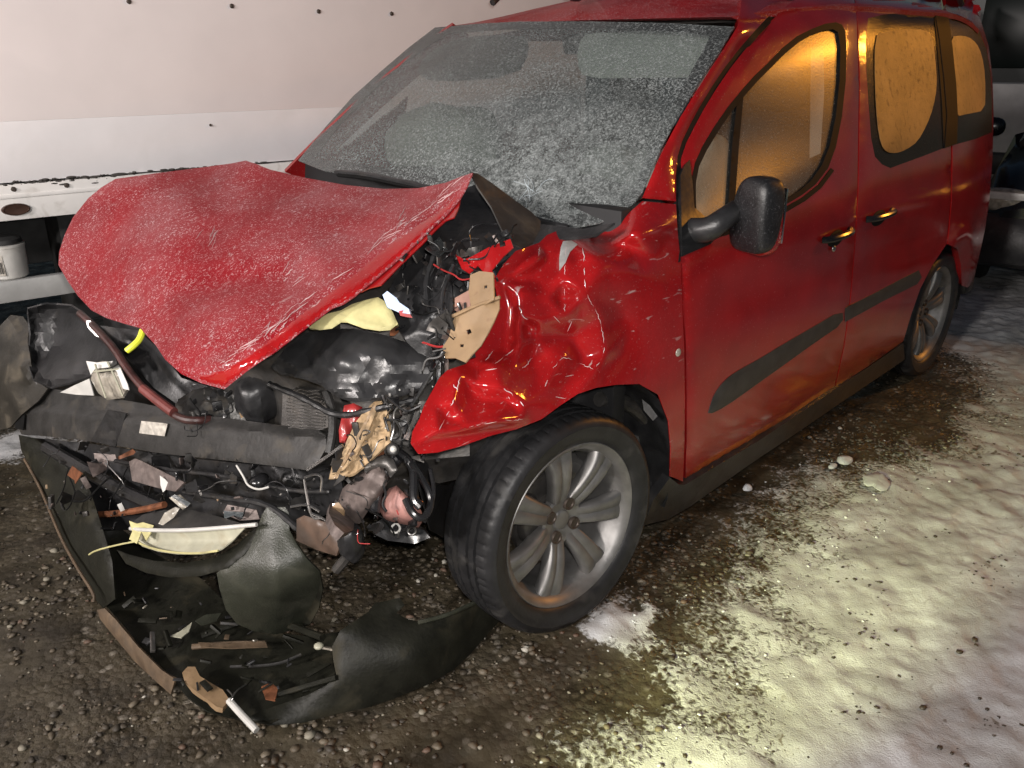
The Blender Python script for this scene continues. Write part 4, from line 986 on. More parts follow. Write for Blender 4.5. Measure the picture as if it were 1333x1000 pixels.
for cx, cy, n, ang in ((273, 310, 6, -.95), (378, 358, 6, -.95), (360, 423, 6, -.8), (300, 468, 4, -.4), (520, 290, 5, -.8)):
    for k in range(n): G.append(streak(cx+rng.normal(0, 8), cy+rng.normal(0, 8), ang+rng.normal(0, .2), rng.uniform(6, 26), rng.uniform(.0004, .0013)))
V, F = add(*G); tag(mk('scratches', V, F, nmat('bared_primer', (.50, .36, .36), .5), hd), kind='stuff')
# inner stiffening flange that shows under the bonnet's near edge
sheet('inner_flange', [(600, 256), (597, 270), (591, 283), (580, 287), (566, 300), (549, 318), (520, 346), (496, 371), (480, 375), (470, 380), (480, 366), (520, 330), (556, 298), (582, 274)], HDX, M_PAINT, hd, thick=.003, res=6, off=.016)
HB = tps([(613, 226, 'd', 2.17), (76, 345, 'd', 2.78), (292, 507, 'd', 1.98), (320, 212, 'd', 2.85), (440, 428, 'd', 1.98)])
sheet('inner_skin', [(160, 240), (320, 218), (400, 240), (545, 252), (586, 262), (516, 330), (436, 396), (330, 470), (290, 494), (240, 478), (200, 440), (120, 396), (86, 345), (100, 285)], lambda q: HDX(q)+.05, M_DARKST, hd, thick=.004, res=16)
# ------------------------------------------------------------------ wheels
TR, TW = .322, .1025
def tyre_geo(nseg=288):
    half = [(.2365, .078), (.2415, .086), (.250, .0935), (.262, .0985), (.280, .1015), (.288, .1022), (.290, .1032), (.294, .1020), (.302, .0985), (.309, .0925), (.3145, .084), (.3170, .076)]
    tread = [(.3185, .066), (.3190, .055), (.3105, .0535), (.3105, .0465), (.3200, .045), (.3210, .026), (.3125, .0245), (.3125, .0175), (.3215, .016), (.3218, .0)]
    prof = half+tread; prof = prof+[(r, -s) for r, s in prof[-2::-1]]
    prof = [(r, s) for r, s in prof]
    def mod(i, r, s, j):
        a = abs(s)
        if r > .311 and a > .05:   # shoulder blocks
            return r-.003*((j % 5) == 0)
        if r > .316:
            k = (j+int(round(s*260))) % 6
            return r-.0025*(k == 0)
        return r
    # sidewall lettering band: low raised ribs only
    return lathe_geo(prof, nseg, False, mod)
def rim_geo():
    prof = [(.205, -.085), (.226, -.088), (.229, -.080), (.214, -.072), (.200, -.05), (.196, .0), (.200, .040), (.211, .060), (.217, .070), (.2235, .0745), (.2285, .0785), (.2300, .0840), (.2275, .0865), (.2225, .0840), (.2140, .076), (.2065, .066), (.203, .052), (.1935, .040), (.190, .0), (.194, -.05), (.199, -.085)]
    return lathe_geo(prof, 112, True)
def spoke_geo():
    V = []; F = []; rs = np.linspace(.040, .212, 17); nt = 21
    for r in rs:
        k = (r-.04)/.172; w = .027+.019*k**1.3+.005*max(0, k-.85)/.15; s0 = .034+.034*math.sin(min(1, k*1.05)*math.pi*.62)-.006*k
        for j in range(nt):
            t = -1+2*j/(nt-1); rib = (abs(math.sin(math.pi*t*.98)))**.8
            h = s0+.0125*rib*.5*min(1, k*3+.15)*(1-.35*max(0, k-.8)/.2)-(.020 if abs(t) > .97 else (.006 if abs(t) > .87 else 0))
            V.append((t*w, h, r))
        for j in (nt-1, 0): V.append(((1 if j else -1)*w*.8, s0-.034, r))
    m = nt+2
    for i in range(len(rs)-1):
        for j in range(m): F.append([i*m+j, (i+1)*m+j, (i+1)*m+(j+1) % m, i*m+(j+1) % m])
    F.append(list(range(m))); F.append([(len(rs)-1)*m+j for j in range(m)][::-1])
    return V, F
def hub_geo():
    return lathe_geo([(0, .040), (.022, .041), (.0275, .039), (.030, .034), (.034, .0345), (.052, .040), (.066, .0425), (.074, .038), (.076, .02), (.05, .0), (0, 0)], 56)
def fat(g): return [(x*1.045, y, z*1.045) for x, y, z in g[0]], g[1]
SPK = fat(spoke_geo()); TYG = tyre_geo(); RMG = fat(rim_geo()); HBG = hub_geo()
ME = {}
def shared(name, key, geo, m, parent, M, sharp=35, flip=False):
    if key not in ME:
        o = mk(name, *geo, m, None, sharp, True, flip); me = o.data
        c = o.matrix_basis.translation.copy(); me.transform(Matrix.Translation(c)); bpy.data.objects.remove(o); ME[key] = me
    o = bpy.data.objects.new(name, ME[key]); return link(o, parent, M)
def wheel(c, steer, camber, spin):
    M = Matrix.Translation(c) @ Matrix.Rotation(steer, 4, 'Z') @ Matrix.Rotation(camber, 4, 'X')
    S = Matrix.Rotation(spin, 4, 'Y')
    w = shared('wheel', 'rim', RMG, M_ALLOY, car, M @ S)
    shared('tyre', 'tyre', TYG, M_RUB, w, M @ S, 30)
    shared('hub', 'hub', HBG, M_ALLOY, w, M @ S, flip=False)
    for k in range(7): shared('spoke', 'spoke', SPK, M_ALLOY, w, M @ S @ Matrix.Rotation(2*math.pi*k/7, 4, 'Y'), 50)
    for k in range(4):
        a = 2*math.pi*(k+.4)/4
        shared('wheel_bolt', 'bolt', lathe_geo([(0, .0435), (.012, .0435), (.0135, .0465), (.0175, .0475), (.0188, .044), (.0188, .03)], 18), M_BOLT, w, M @ S @ Matrix.Translation((.051*math.cos(a), 0, .051*math.sin(a))))
    shared('brake_disc', 'disc', lathe_geo([(.06, .012), (.075, .012), (.076, -.004), (.136, -.004), (.137, -.022), (.06, -.022)], 56, True), M_DARKST, w, M)
    V, F = ell_geo((.095, .0, .03), AX, (.035, .028, .07), 14, 10, 3); shared('brake_caliper', 'caliper', (V, F), M_DARKST, w, M)
    return w
wheel((.02, .772, .319), math.radians(-5), math.radians(2), .12)
wheel((-2.72, .765, .319), 0, 0, .5)
wheel((-.02, -.72, .319), math.radians(-12), 0, .5)
wheel((-2.72, -.765, .319), 0, 0, .5)
# wheel-arch liners, dark and ribbed
def liner(cx, R, y0, y1, a0, a1):
    V = []; F = []; n = 26; ys = np.linspace(y0, y1, 6)
    for i in range(n):
        a = math.radians(a0+(a1-a0)*i/(n-1))
        for y in ys: V.append((cx+(R+.006*((i % 4) == 0))*math.cos(a), y, .33+(R+.006*((i % 4) == 0))*math.sin(a)))
    m = len(ys)
    for i in range(n-1):
        for j in range(m-1): F.append([i*m+j, i*m+j+1, (i+1)*m+j+1, (i+1)*m+j])
    return V, F
V, F = liner(-.05, .385, .30, .862, 82, 200); mk('wheel_arch_liner', V, F, M_BLK, car)
V, F = liner(-2.72, .385, .30, .855, -10, 190); mk('wheel_arch_liner', V, F, M_BLK, car)
sheet('arch_flap', [(838, 684), (846, 640), (850, 590), (846, 548), (834, 515), (812, 506), (830, 503), (852, 512), (866, 545), (870, 580), (872, 622), (892, 640), (868, 672)], [(838, 684, 'y', .80), (850, 590, 'y', .77), (834, 515, 'y', .78), (872, 622, 'y', .845), (866, 545, 'y', .84), (892, 640, 'y', .84)], M_BLK, car, thick=.004, res=7, off=.01)
sheet('arch_bracket', [(836, 520), (846, 528), (856, 542), (850, 548), (838, 534)], [(836, 520, 'y', .82)], M_GREY, car, thick=.004, res=4)
V, F = tube_geo(pxcurve([(780, 520, 'y', .74), (815, 522, 'y', .74), (840, 545, 'y', .76)], 2), .022, 10); mk('suspension_strut', V, F, M_DARKST, car)

# ------------------------------------------------------------------ wing mirror
mc = at(985, 280, 'y', .985)
A1 = np.array([.25, .97, 0]); A1 /= np.linalg.norm(A1); A0 = np.array([.97, -.25, 0]); A2 = np.array([0, 0, 1.])
def mir(l):
    l = l.copy(); l[1] *= 1-.10*l[2]; l[1] += .14*l[2]; l[0] *= 1-.25*max(0, -l[2]); return l
V, F = ell_geo(mc, [A0, A1, A2], (.049, .066, .106), 40, 24, 3.8, mir)
M_MIR = nmat('black_mirror_shell_with_sleet', (.010, .010, .011), .42, var=.3, bump=.25, bump_scale=60, dirt=(.16, .16, .17), dirt_amt=.12, dirt_scale=220)
mir_o = mk('wing_mirror', V, F, M_MIR, car)
P = [at(905, 302, 's', 0)+np.array([0, -.02, 0]), at(922, 300, 'y', .90), at(940, 287, 'y', .93), mc+np.array([.0, -.06, .01])]
V, F = tube_geo(curve3(P, 2), np.linspace(.038, .028, len(curve3(P, 2))), 14); mk('mirror_arm', V, F, M_BLK, mir_o)
V, F = ell_geo(mc+A0*-.028-A2*.03, [A0, A1, A2], (.042, .054, .086), 24, 14, 3); mk('mirror_base', V, F, M_PAINT, mir_o)
V, F = box_geo(mc-A0*.050+A1*.006, [A0, A1, A2], (.003, .050, .076), .5); mk('mirror_glass', V, F, M_CHROME, mir_o)

# ------------------------------------------------------------------ cabin seen through the glass
V, F = box_geo((-1.75, 0, .34), AX, (1.6, .74, .06), .1); mk('cabin_floor', V, F, M_CABIN, car)
V, F = ell_geo((-.62, 0, .98), AX, (.36, .68, .17), 30, 14, 3.2); mk('dashboard', V, F, M_CABIN, car)
for s in (1, -1):
    V, F = add(ell_geo((-1.42, s*.37, .62), AX, (.27, .24, .11), 20, 10, 3), ell_geo((-1.72, s*.37, .95), rot_axes((0, -.22, 0)), (.08, .24, .36), 20, 12, 3))
    st = mk('seat', V, F, M_CABIN, car)
    V, F = ell_geo((-1.83, s*.37, 1.40), AX, (.055, .14, .10), 18, 10, 3); mk('headrest', V, F, M_CABIN, st)
V, F = add(ell_geo((-2.55, 0, .62), AX, (.25, .62, .12), 20, 10, 3), ell_geo((-2.85, 0, 1.0), rot_axes((0, -.2, 0)), (.08, .62, .40), 20, 12, 3)); mk('rear_seat', V, F, M_CABIN, car)
def rumple(c, h, seed, ax=AX, p=2.4, nu=40, nv=24, amp=.10, fr=9):
    V, F = ell_geo((0, 0, 0), ax, h, nu, nv, p); V = np.array(V)
    k = 1+amp*fbm(V[:, 0]*fr+seed+V[:, 2]*4, V[:, 1]*fr+V[:, 2]*fr*.7, seed, 4)
    return V*k[:, None]+np.array(c), F
V, F = rumple((-.62, -.36, 1.21), (.17, .25, .14), 3); tag(mk('airbag', V, F, M_BAG, car), 'deflated pale airbag on the passenger side of the dashboard')
V, F = rumple((-.80, .36, 1.05), (.13, .20, .17), 8, amp=.14); tag(mk('airbag', V, F, M_BAG, car), 'pale airbag hanging from the steering wheel')
V, F = rumple(at(922, 248, 'y', .66), (.13, .05, .16), 12, amp=.16); tag(mk('airbag', V, F, M_BAG, car), 'folded pale curtain airbag behind the front door glass')
V, F = xf(lathe_geo([(.175+.015*math.cos(a), .015*math.sin(a)) for a in np.linspace(0, 2*math.pi, 10)[:-1]], 40, True), Matrix.Translation((-.92, .37, 1.02)) @ Matrix.Rotation(math.radians(65), 4, 'Y') @ Matrix.Rotation(math.pi/2, 4, 'X')); mk('steering_wheel', V, F, M_BLK, car)
M_VISOR = nmat('grey_sun_visor', (.66, .70, .65), .8, var=.08)
vis = [(756, 46), (780, 42), (850, 40), (905, 42), (925, 46), (926, 58), (915, 82), (904, 97), (850, 97), (760, 98), (750, 80)]
sheet('sun_visor', vis, lambda q: WSD(q)+.07, M_VISOR, car, thick=.012, res=12, sm=1)
sheet('sun_visor', [(560, 66), (600, 48), (680, 44), (690, 60), (672, 96), (560, 104), (540, 92)], lambda q: WSD(q)+.09, nmat('dim_sun_visor', (.07, .075, .07), .8), car, thick=.012, res=12, sm=1)
V, F = box_geo((-1.02, 0, 1.56), rot_axes((0, .3, 0)), (.02, .11, .035), .6); mk('rear_view_mirror', V, F, M_BLK, car)
sheet('trim_reflection', [(1056, 62), (1072, 60), (1073, 120), (1068, 200), (1054, 206), (1055, 130)], [(1060, 60, 'y', .58), (1060, 200, 'y', .62)], nmat('pale_trim_reflection', (.30, .30, .28), .8), car, thick=.004, res=8)  # pale strip standing for the pillar trim's reflection in the door glass
V, F = box_geo((-1.98, .60, 1.0), AX, (.05, .03, .58), .3); mk('door_pillar', V, F, M_CABIN, car)
V, F = box_geo((-2.35, 0, 1.645), AX, (.8, .56, .008), .3); mk('headliner', V, F, nmat('headliner_cloth', (.16, .155, .145), .9), car)

# ------------------------------------------------------------------ crushed front end
def bl(*a): return a
# dark mass behind everything
V, F = rumple((.12, .05, .70), (.42, .62, .34), 5, p=3, amp=.12, fr=5); mk('engine_block', V, F, M_DARKST, car)
V, F = box_geo((-.26, 0, .78), AX, (.03, .78, .36), .2); mk('bulkhead', V, F, M_DARK, car)
V, F = rumple((.28, -.55, .62), (.32, .28, .24), 15, p=3, amp=.15, fr=6); mk('battery_box', V, F, M_BLK, car)
V, F = rumple((.08, .52, .86), (.20, .16, .18), 19, p=2.6, amp=.16, fr=8); mk('air_filter_box', V, F, M_BLK, car)
def cr(cell, amp, seed): return crumple(cell, amp, seed)
S = sheet
# cowl corner plate and dark gap at the foot of the screen
S('cowl_plate', [(612, 224), (622, 226), (640, 238), (672, 262), (692, 276), (704, 288), (703, 300), (694, 316), (682, 323), (668, 318), (654, 300), (640, 270), (622, 244)], [(615, 226, 'd', 2.09), (690, 276, 'd', 2.16), (682, 322, 'd', 2.03), (650, 290, 'd', 2.04)], M_GREY, car, thick=.004, res=6, extra=cr(28, .008, 3))
S('cowl_panel', [(560, 262), (620, 240), (690, 290), (760, 298), (800, 290), (775, 306), (712, 314), (670, 330), (640, 350), (560, 345), (540, 320)], [(560, 262, 'd', 2.28), (690, 290, 'd', 2.22), (800, 290, 'd', 2.10), (640, 350, 'd', 2.05), (540, 320, 'd', 2.16)], M_BLK, car, thick=.006, res=8, extra=cr(22, .012, 4))
S('bracket', [(593, 331), (604, 338), (612, 335), (636, 322), (664, 311), (668, 322), (655, 334), (640, 352), (646, 362), (636, 362), (622, 346), (611, 356), (601, 350)], [(593, 331, 'd', 1.98), (664, 311, 'd', 1.95), (640, 360, 'd', 1.92)], M_PAINT, car, thick=.003, res=5, extra=cr(15, .010, 8), holes=[[(650, 316), (657, 314), (658, 320), (651, 322)]])
# tan inner wing
S('inner_wing', [(612, 358), (624, 353), (642, 355), (643, 390), (633, 396), (612, 403), (610, 380)], [(612, 358, 'd', 1.90), (642, 355, 'd', 1.84), (612, 403, 'd', 1.86)], M_TAN, car, thick=.003, res=5, extra=cr(24, .006, 2), holes=[[(630, 372), (634, 371), (634, 375), (630, 376)]])
S('inner_wing', [(592, 388), (610, 378), (613, 402), (600, 410), (592, 404)], [(592, 388, 'd', 1.91), (612, 402, 'd', 1.86)], nmat('pinkish_primer', (.30, .17, .13), .5, var=.2, dirt=(.2, .1, .08), dirt_amt=.25, dirt_scale=20), car, thick=.003, res=5)
S('inner_wing', [(592, 412), (620, 400), (650, 389), (650, 402), (645, 414), (634, 436), (626, 450), (614, 462), (606, 472), (592, 466), (580, 466), (576, 452), (584, 440), (588, 424)], [(592, 412, 'd', 1.87), (650, 390, 'd', 1.82), (580, 466, 'd', 1.83), (620, 455, 'd', 1.80)], M_TAN, car, thick=.003, res=5, extra=cr(20, .009, 5), holes=[[(607, 430), (612, 428), (614, 433), (609, 436)], [(599, 448), (604, 448), (603, 452), (599, 452)]])
tube('inner_wing_flange', [(589, 412, 'd', 1.86), (618, 398, 'd', 1.84), (651, 387, 'd', 1.81)], .004, M_TAN, car, 6, 1)
# air ducting, foam, bags
S('air_duct', [(352, 478), (372, 452), (398, 434), (424, 428), (462, 428), (500, 436), (530, 446), (560, 468), (566, 492), (548, 508), (520, 517), (490, 521), (462, 524), (440, 518), (418, 502), (396, 494), (366, 488)], [(352, 478, 'd', 2.04), (424, 428, 'd', 2.06), (470, 436, 'd', 1.97), (530, 446, 'd', 1.98), (566, 492, 'd', 1.93), (462, 524, 'd', 1.92), (430, 470, 'd', 1.94), (396, 494, 'd', 1.99)], nmat('creased_black_duct', (.026, .026, .027), .3, var=.3, bump=.2, bump_scale=60, dirt=(.07, .06, .05), dirt_amt=.15), car, thick=.004, res=4.5, extra=lambda q: crumple(38, .024, 14)(q)+crumple(17, .009, 15)(q), curl=.006, curlw=5, sharp=14)
S('foam_pad', [(401, 426), (412, 415), (428, 408), (444, 404), (458, 396), (474, 391), (492, 387), (504, 394), (512, 408), (518, 422), (508, 430), (494, 431), (474, 428), (452, 420), (444, 420), (432, 428), (416, 430)], [(401, 426, 'd', 1.93), (492, 387, 'd', 1.94), (518, 422, 'd', 1.90), (444, 412, 'd', 1.92)], M_FOAM, car, thick=.010, res=5, extra=cr(20, .008, 7), curl=.008, curlw=5)
S('blue_clip', [(498, 384), (504, 379), (516, 388), (520, 394), (532, 402), (534, 409), (520, 407), (504, 400)], [(498, 384, 'd', 1.90), (534, 409, 'd', 1.88)], M_BLUE, car, thick=.008, res=4, extra=cr(10, .004, 7))
S('red_tag', [(519, 405), (530, 403), (537, 414), (530, 413), (521, 411)], [(519, 405, 'd', 1.885)], M_REDP, car, thick=.004, res=4)
S('battery_cover', [(506, 378), (520, 352), (546, 338), (560, 352), (572, 346), (588, 372), (590, 400), (586, 430), (574, 452), (566, 472), (545, 460), (530, 446), (520, 430), (512, 400)], [(506, 378, 'd', 2.02), (546, 338, 'd', 2.06), (590, 400, 'd', 1.93), (566, 472, 'd', 1.93), (530, 440, 'd', 1.96)], M_BLK, car, thick=.006, res=5, extra=cr(18, .016, 11))
# cooling pack
RDC = tps([(367, 505, 'd', 2.17), (424, 560, 'd', 2.06), (410, 505, 'd', 2.12), (367, 560, 'd', 2.13)])
rad = S('radiator', [(368, 512), (384, 504), (412, 508), (426, 524), (428, 556), (398, 566), (366, 558)], RDC, M_DARKST, car, thick=.02, res=8)
for k in range(13):
    y = 508+k*4.1; x0 = 373+.6*abs(k-6)-(k > 9)*1; x1 = 416+min(k, 7)*.9
    xs = np.linspace(x0, x1, 9); pts = [(x, y+.9*math.sin(x*.30+k*.25)+.05*(x-395)) for x in xs]
    V, F = tube_geo([CAM+rays(p)[0]*(RDC(np.array([p]))[0]-.006) for p in pts], .0019, 6); mk('fin', V, F, M_STEEL, rad)
S('radiator', [(296, 512), (306, 506), (316, 540), (330, 566), (312, 566), (300, 545)], [(300, 512, 'd', 2.35), (330, 566, 'd', 2.22)], nmat('crushed_alloy_fins', (.26, .26, .25), .45, metal=.6, var=.5, var_scale=120, bump=.8, bump_scale=150), car, thick=.012, res=5, extra=cr(9, .006, 3))
tube('radiator_tank', [(424, 510, 'd', 2.06), (432, 530, 'd', 2.05), (434, 560, 'd', 2.03), (428, 590, 'd', 2.02)], .011, M_GREY, car, 10)
V, F = rumple(at(334, 518, 'd', 2.28), (.06, .06, .06), 66, p=3.4, amp=.16, fr=18); mk('motor_housing', V, F, M_BLK, car)
V, F = rumple(at(283, 535, 'd', 2.42), (.10, .10, .07), 23, amp=.2, fr=14); mk('washer_bottle', V, F, M_GREY, car)
# right-hand headlamp cavity
S('headlamp_housing', [(36, 402), (60, 396), (92, 398), (108, 408), (128, 434), (150, 452), (152, 474), (128, 486), (92, 498), (66, 504), (44, 494), (36, 470), (40, 436)], [(36, 402, 'd', 2.78), (92, 398, 'd', 2.70), (150, 455, 'd', 2.48), (66, 504, 'd', 2.62), (80, 450, 'd', 2.74)], M_BLK, car, thick=.006, res=7, extra=lambda q: crumple(30, .026, 5)(q)+crumple(14, .008, 6)(q), curl=-.03, curlw=8, sharp=16)
S('wing_remnant', [(0, 424), (14, 410), (30, 412), (38, 424), (36, 444), (40, 470), (44, 494), (62, 506), (50, 522), (28, 540), (14, 556), (0, 560), (-30, 560), (-40, 430)], [(0, 424, 'd', 2.86), (38, 424, 'd', 2.80), (62, 506, 'd', 2.68), (0, 560, 'd', 2.86), (-40, 500, 'd', 3.0), (20, 480, 'd', 2.74)], nmat('muddy_dark_panel', (.026, .023, .018), .5, var=.4, var_scale=12, bump=.3, dirt=(.12, .10, .07), dirt_amt=.3, dirt_scale=12), car, thick=.005, res=7, extra=lambda q: crumple(30, .022, 7)(q)+crumple(13, .007, 8)(q), sharp=16)
S('reflector', [(78, 511), (96, 502), (116, 493), (122, 515), (100, 514)], [(78, 511, 'd', 2.60), (116, 494, 'd', 2.54)], M_WHITEP, car, thick=.003, res=4, extra=cr(13, .006, 4))
S('headlamp_lens', [(120, 476), (132, 470), (150, 470), (158, 480), (168, 506), (162, 518), (140, 521), (128, 512), (118, 494)], [(120, 476, 'd', 2.50), (150, 470, 'd', 2.48), (168, 510, 'd', 2.44), (128, 515, 'd', 2.50), (145, 494, 'd', 2.455)], M_LENS, car, thick=.02, res=4, extra=cr(12, .012, 31), curl=.02, curlw=5)
for pts in (((124, 474), (128, 490), (138, 518)), ((140, 471), (150, 492), (160, 516)), ((122, 484), (140, 482), (158, 480))): tube('lens_edge', [(x, y, 'd', 2.438) for x, y in pts], .003, M_PALE, car, 6, 1)
S('lens_rim', [(112, 470), (126, 472), (150, 470), (156, 478), (166, 500), (168, 508), (160, 506), (152, 484), (146, 478), (124, 480), (118, 488)], [(112, 470, 'd', 2.46), (168, 508, 'd', 2.42)], M_WHITEP, car, thick=.004, res=4)
tube('hose', [(104, 408, 'd', 2.56), (122, 424, 'd', 2.50), (150, 455, 'd', 2.42), (168, 484, 'd', 2.37), (190, 510, 'd', 2.33), (212, 530, 'd', 2.29), (236, 546, 'd', 2.25), (256, 548, 'd', 2.25), (274, 546, 'd', 2.28)], .011, nmat('dull_red_hose', (.06, .022, .02), .4, var=.5, var_scale=30, dirt=(.03, .025, .02), dirt_amt=.4), car, 10)
tube('hose_sleeve', [(186, 506, 'd', 2.325), (206, 522, 'd', 2.285), (226, 537, 'd', 2.255)], .014, nmat('worn_red_sleeve', (.16, .045, .04), .45, var=.3), car, 10)
S('metal_tab', [(112, 418), (117, 417), (130, 434), (131, 440), (124, 437), (114, 426)], [(112, 418, 'd', 2.50)], M_STEEL, car, thick=.003, res=4)
tube('yellow_strap', [(186, 430, 'd', 2.19), (182, 442, 'd', 2.18), (174, 450, 'd', 2.17), (165, 457, 'd', 2.17)], .0085, M_YEL, car, 8)
S('inner_panel', [(130, 424), (180, 430), (204, 452), (236, 492), (300, 512), (350, 486), (372, 520), (330, 545), (250, 540), (200, 505), (160, 460)], [(130, 424, 'd', 2.62), (204, 452, 'd', 2.5), (350, 486, 'd', 2.3), (250, 540, 'd', 2.42)], M_BLK, car, thick=.006, res=9, extra=cr(24, .022, 12))
# bumper beam
bd = [(20, 515, 'd', 2.80), (30, 566, 'd', 2.78), (200, 556, 'd', 2.36), (425, 560, 'd', 2.02), (400, 612, 'd', 2.03), (200, 592, 'd', 2.35)]
BD = tps(bd)
beam = S('bumper_beam', [(16, 518), (36, 510), (64, 506), (98, 510), (140, 517), (190, 526), (240, 538), (300, 545), (360, 553), (412, 558), (425, 566), (424, 584), (414, 602), (398, 612), (350, 606), (300, 600), (250, 595), (200, 589), (150, 580), (100, 572), (60, 568), (28, 566), (18, 545)], BD, M_GREY, car, thick=.045, res=8, extra=lambda q: crumple(60, .012, 21)(q)+.030*sst(q[:, 1]-(526+.105*q[:, 0]), 0, -6), curl=.005, curlw=4)
S('label', [(184, 548), (214, 551), (218, 552), (214, 568), (181, 564)], lambda q: BD(q)+crumple(60, .012, 21)(q)-.010, M_LABEL, beam, thick=.001, res=6)
S('beam_gusset', [(118, 574), (140, 534), (164, 538), (150, 582)], lambda q: BD(q)+crumple(60, .012, 21)(q)-.008, M_BLK, beam, thick=.004, res=6, extra=cr(14, .003, 3))
S('beam_end', [(18, 538), (32, 540), (30, 560), (20, 558)], lambda q: BD(q)-.016, M_SEAL, beam, thick=.004, res=6)
# lower grille area behind the fallen bumper
LG = tps([(40, 572, 'd', 2.86), (130, 680, 'd', 2.66), (420, 612, 'd', 2.16), (420, 720, 'd', 2.26), (240, 640, 'd', 2.48), (240, 720, 'd', 2.5)])
S('undertray', [(40, 570), (120, 578), (240, 596), (400, 612), (440, 600), (450, 660), (400, 680), (330, 680), (250, 690), (130, 690), (80, 640)], LG, M_BLK, car, thick=.006, res=9, extra=cr(26, .030, 22))
S('lamp_bracket', [(168, 601), (176, 597), (184, 600), (240, 628), (228, 640), (208, 636), (172, 626)], [(170, 600, 'd', 2.40), (240, 628, 'd', 2.26)], M_CAST, car, thick=.006, res=5, extra=cr(20, .006, 2))
S('lens_shard', [(208, 619), (215, 624), (222, 632), (212, 641), (209, 632)], [(208, 619, 'd', 2.30)], M_WHITEP, car, thick=.003, res=3)
S('lens_shard', [(122, 590), (150, 592), (152, 600), (124, 602)], [(122, 590, 'd', 2.52)], M_CAST, car, thick=.004, res=4)
S('lens_shard', [(220, 648), (234, 644), (248, 656), (238, 664)], [(220, 648, 'd', 2.26)], M_LENS, car, thick=.004, res=3)
S('lens_shard', [(290, 668), (296, 657), (334, 664), (338, 676), (312, 678)], [(290, 668, 'd', 2.2)], M_CAST, car, thick=.006, res=5)
S('lens_shard', [(291, 665), (318, 667), (316, 675), (304, 671), (292, 676)], [(290, 668, 'd', 2.18)], M_CHROME, car, thick=.002, res=3)
tube('rusty_rod', [(119, 670, 'd', 2.60), (150, 669, 'd', 2.52), (185, 664, 'd', 2.44), (214, 657, 'd', 2.38)], .010, M_RUST, car, 8)
tube('lower_rail', [(60, 582, 'd', 2.74), (110, 612, 'd', 2.62), (160, 640, 'd', 2.52), (210, 662, 'd', 2.42)], .020, M_BLK, car, 8)
tube('wire', [(308, 606, 'd', 2.14), (318, 622, 'd', 2.12), (322, 632, 'd', 2.11), (336, 638, 'd', 2.1), (350, 634, 'd', 2.1)], .0028, M_WHITEP, car, 6)
V, F = ell_geo(at(336, 628, 'd', 2.15), rot_axes((.5, .2, 0)), (.03, .035, .02), 18, 10, 2.4); mk('horn', V, F, M_BLKG, car)
tube('strut_rod', [(400, 612, 'd', 2.00), (424, 596, 'd', 1.97), (446, 580, 'd', 1.94)], .0045, M_STEEL, car, 6, 0)
# torn crash box, castings and hoses by the wheel
S('red_flange', [(448, 528), (460, 525), (472, 530), (470, 545), (458, 562), (452, 578), (442, 576), (441, 560)], [(448, 528, 'd', 1.99), (445, 576, 'd', 1.97)], M_REDP, car, thick=.006, res=4, extra=cr(14, .008, 6), curl=.01, curlw=5)
for i, (pl, dd) in enumerate((([(484, 526), (496, 524), (504, 534), (507, 560), (508, 576), (494, 588), (480, 602), (462, 616), (446, 622), (428, 624), (432, 606), (444, 594), (452, 572), (464, 548)], 1.93), ([(470, 540), (492, 530), (480, 560), (466, 590), (448, 612), (432, 618), (440, 600), (456, 574)], 1.915))):
    S('torn_fibre_panel', pl, [(484, 526, 'd', dd+.02), (430, 622, 'd', dd+.02), (506, 575, 'd', dd-.02)], M_FIBRE, car, thick=.006, res=4, extra=cr(9, .010, 30+i))
S('fibre_strip', [(488, 524), (492, 524), (440, 620), (434, 624)], [(488, 524, 'd', 1.90)], M_TAN, car, thick=.003, res=3, extra=cr(8, .006, 1))
S('gearbox_casting', [(446, 636), (462, 622), (480, 608), (497, 600), (506, 612), (504, 630), (492, 648), (480, 664), (468, 682), (452, 680), (436, 664)], [(446, 640, 'd', 1.97), (497, 602, 'd', 1.93), (504, 632, 'd', 1.90), (466, 684, 'd', 1.95), (470, 645, 'd', 1.915)], M_CAST, car, thick=.03, res=4, extra=cr(14, .010, 33), curl=.02, curlw=7)
S('pink_casting', [(497, 650), (506, 636), (516, 632), (530, 646), (548, 664), (552, 676), (544, 688), (520, 682), (500, 676), (494, 664)], [(497, 655, 'd', 1.95), (516, 634, 'd', 1.94), (550, 676, 'd', 1.93), (520, 660, 'd', 1.915), (510, 682, 'd', 1.95)], M_PINK, car, thick=.03, res=4, extra=cr(16, .007, 41), curl=.02, curlw=6)
S('casting_flange', [(470, 606), (486, 596), (498, 592), (512, 598), (518, 612), (508, 622), (502, 610), (490, 608), (476, 616)], [(470, 606, 'd', 1.93), (512, 600, 'd', 1.90), (508, 622, 'd', 1.89)], M_DARKST, car, thick=.014, res=4, extra=cr(12, .006, 5), curl=.008, curlw=4)
S('solenoid', [(430, 655), (440, 650), (454, 656), (462, 672), (460, 690), (448, 694), (436, 684), (428, 668)], [(430, 655, 'd', 1.97), (462, 680, 'd', 1.94), (446, 670, 'd', 1.925)], M_CAST, car, thick=.02, res=4, extra=cr(12, .006, 51), curl=.02, curlw=8)
S('worn_plate', [(432, 656), (441, 654), (448, 664), (446, 676), (436, 672)], [(432, 656, 'd', 1.935), (446, 676, 'd', 1.915)], M_TAN, car, thick=.004, res=4, extra=cr(8, .004, 2))
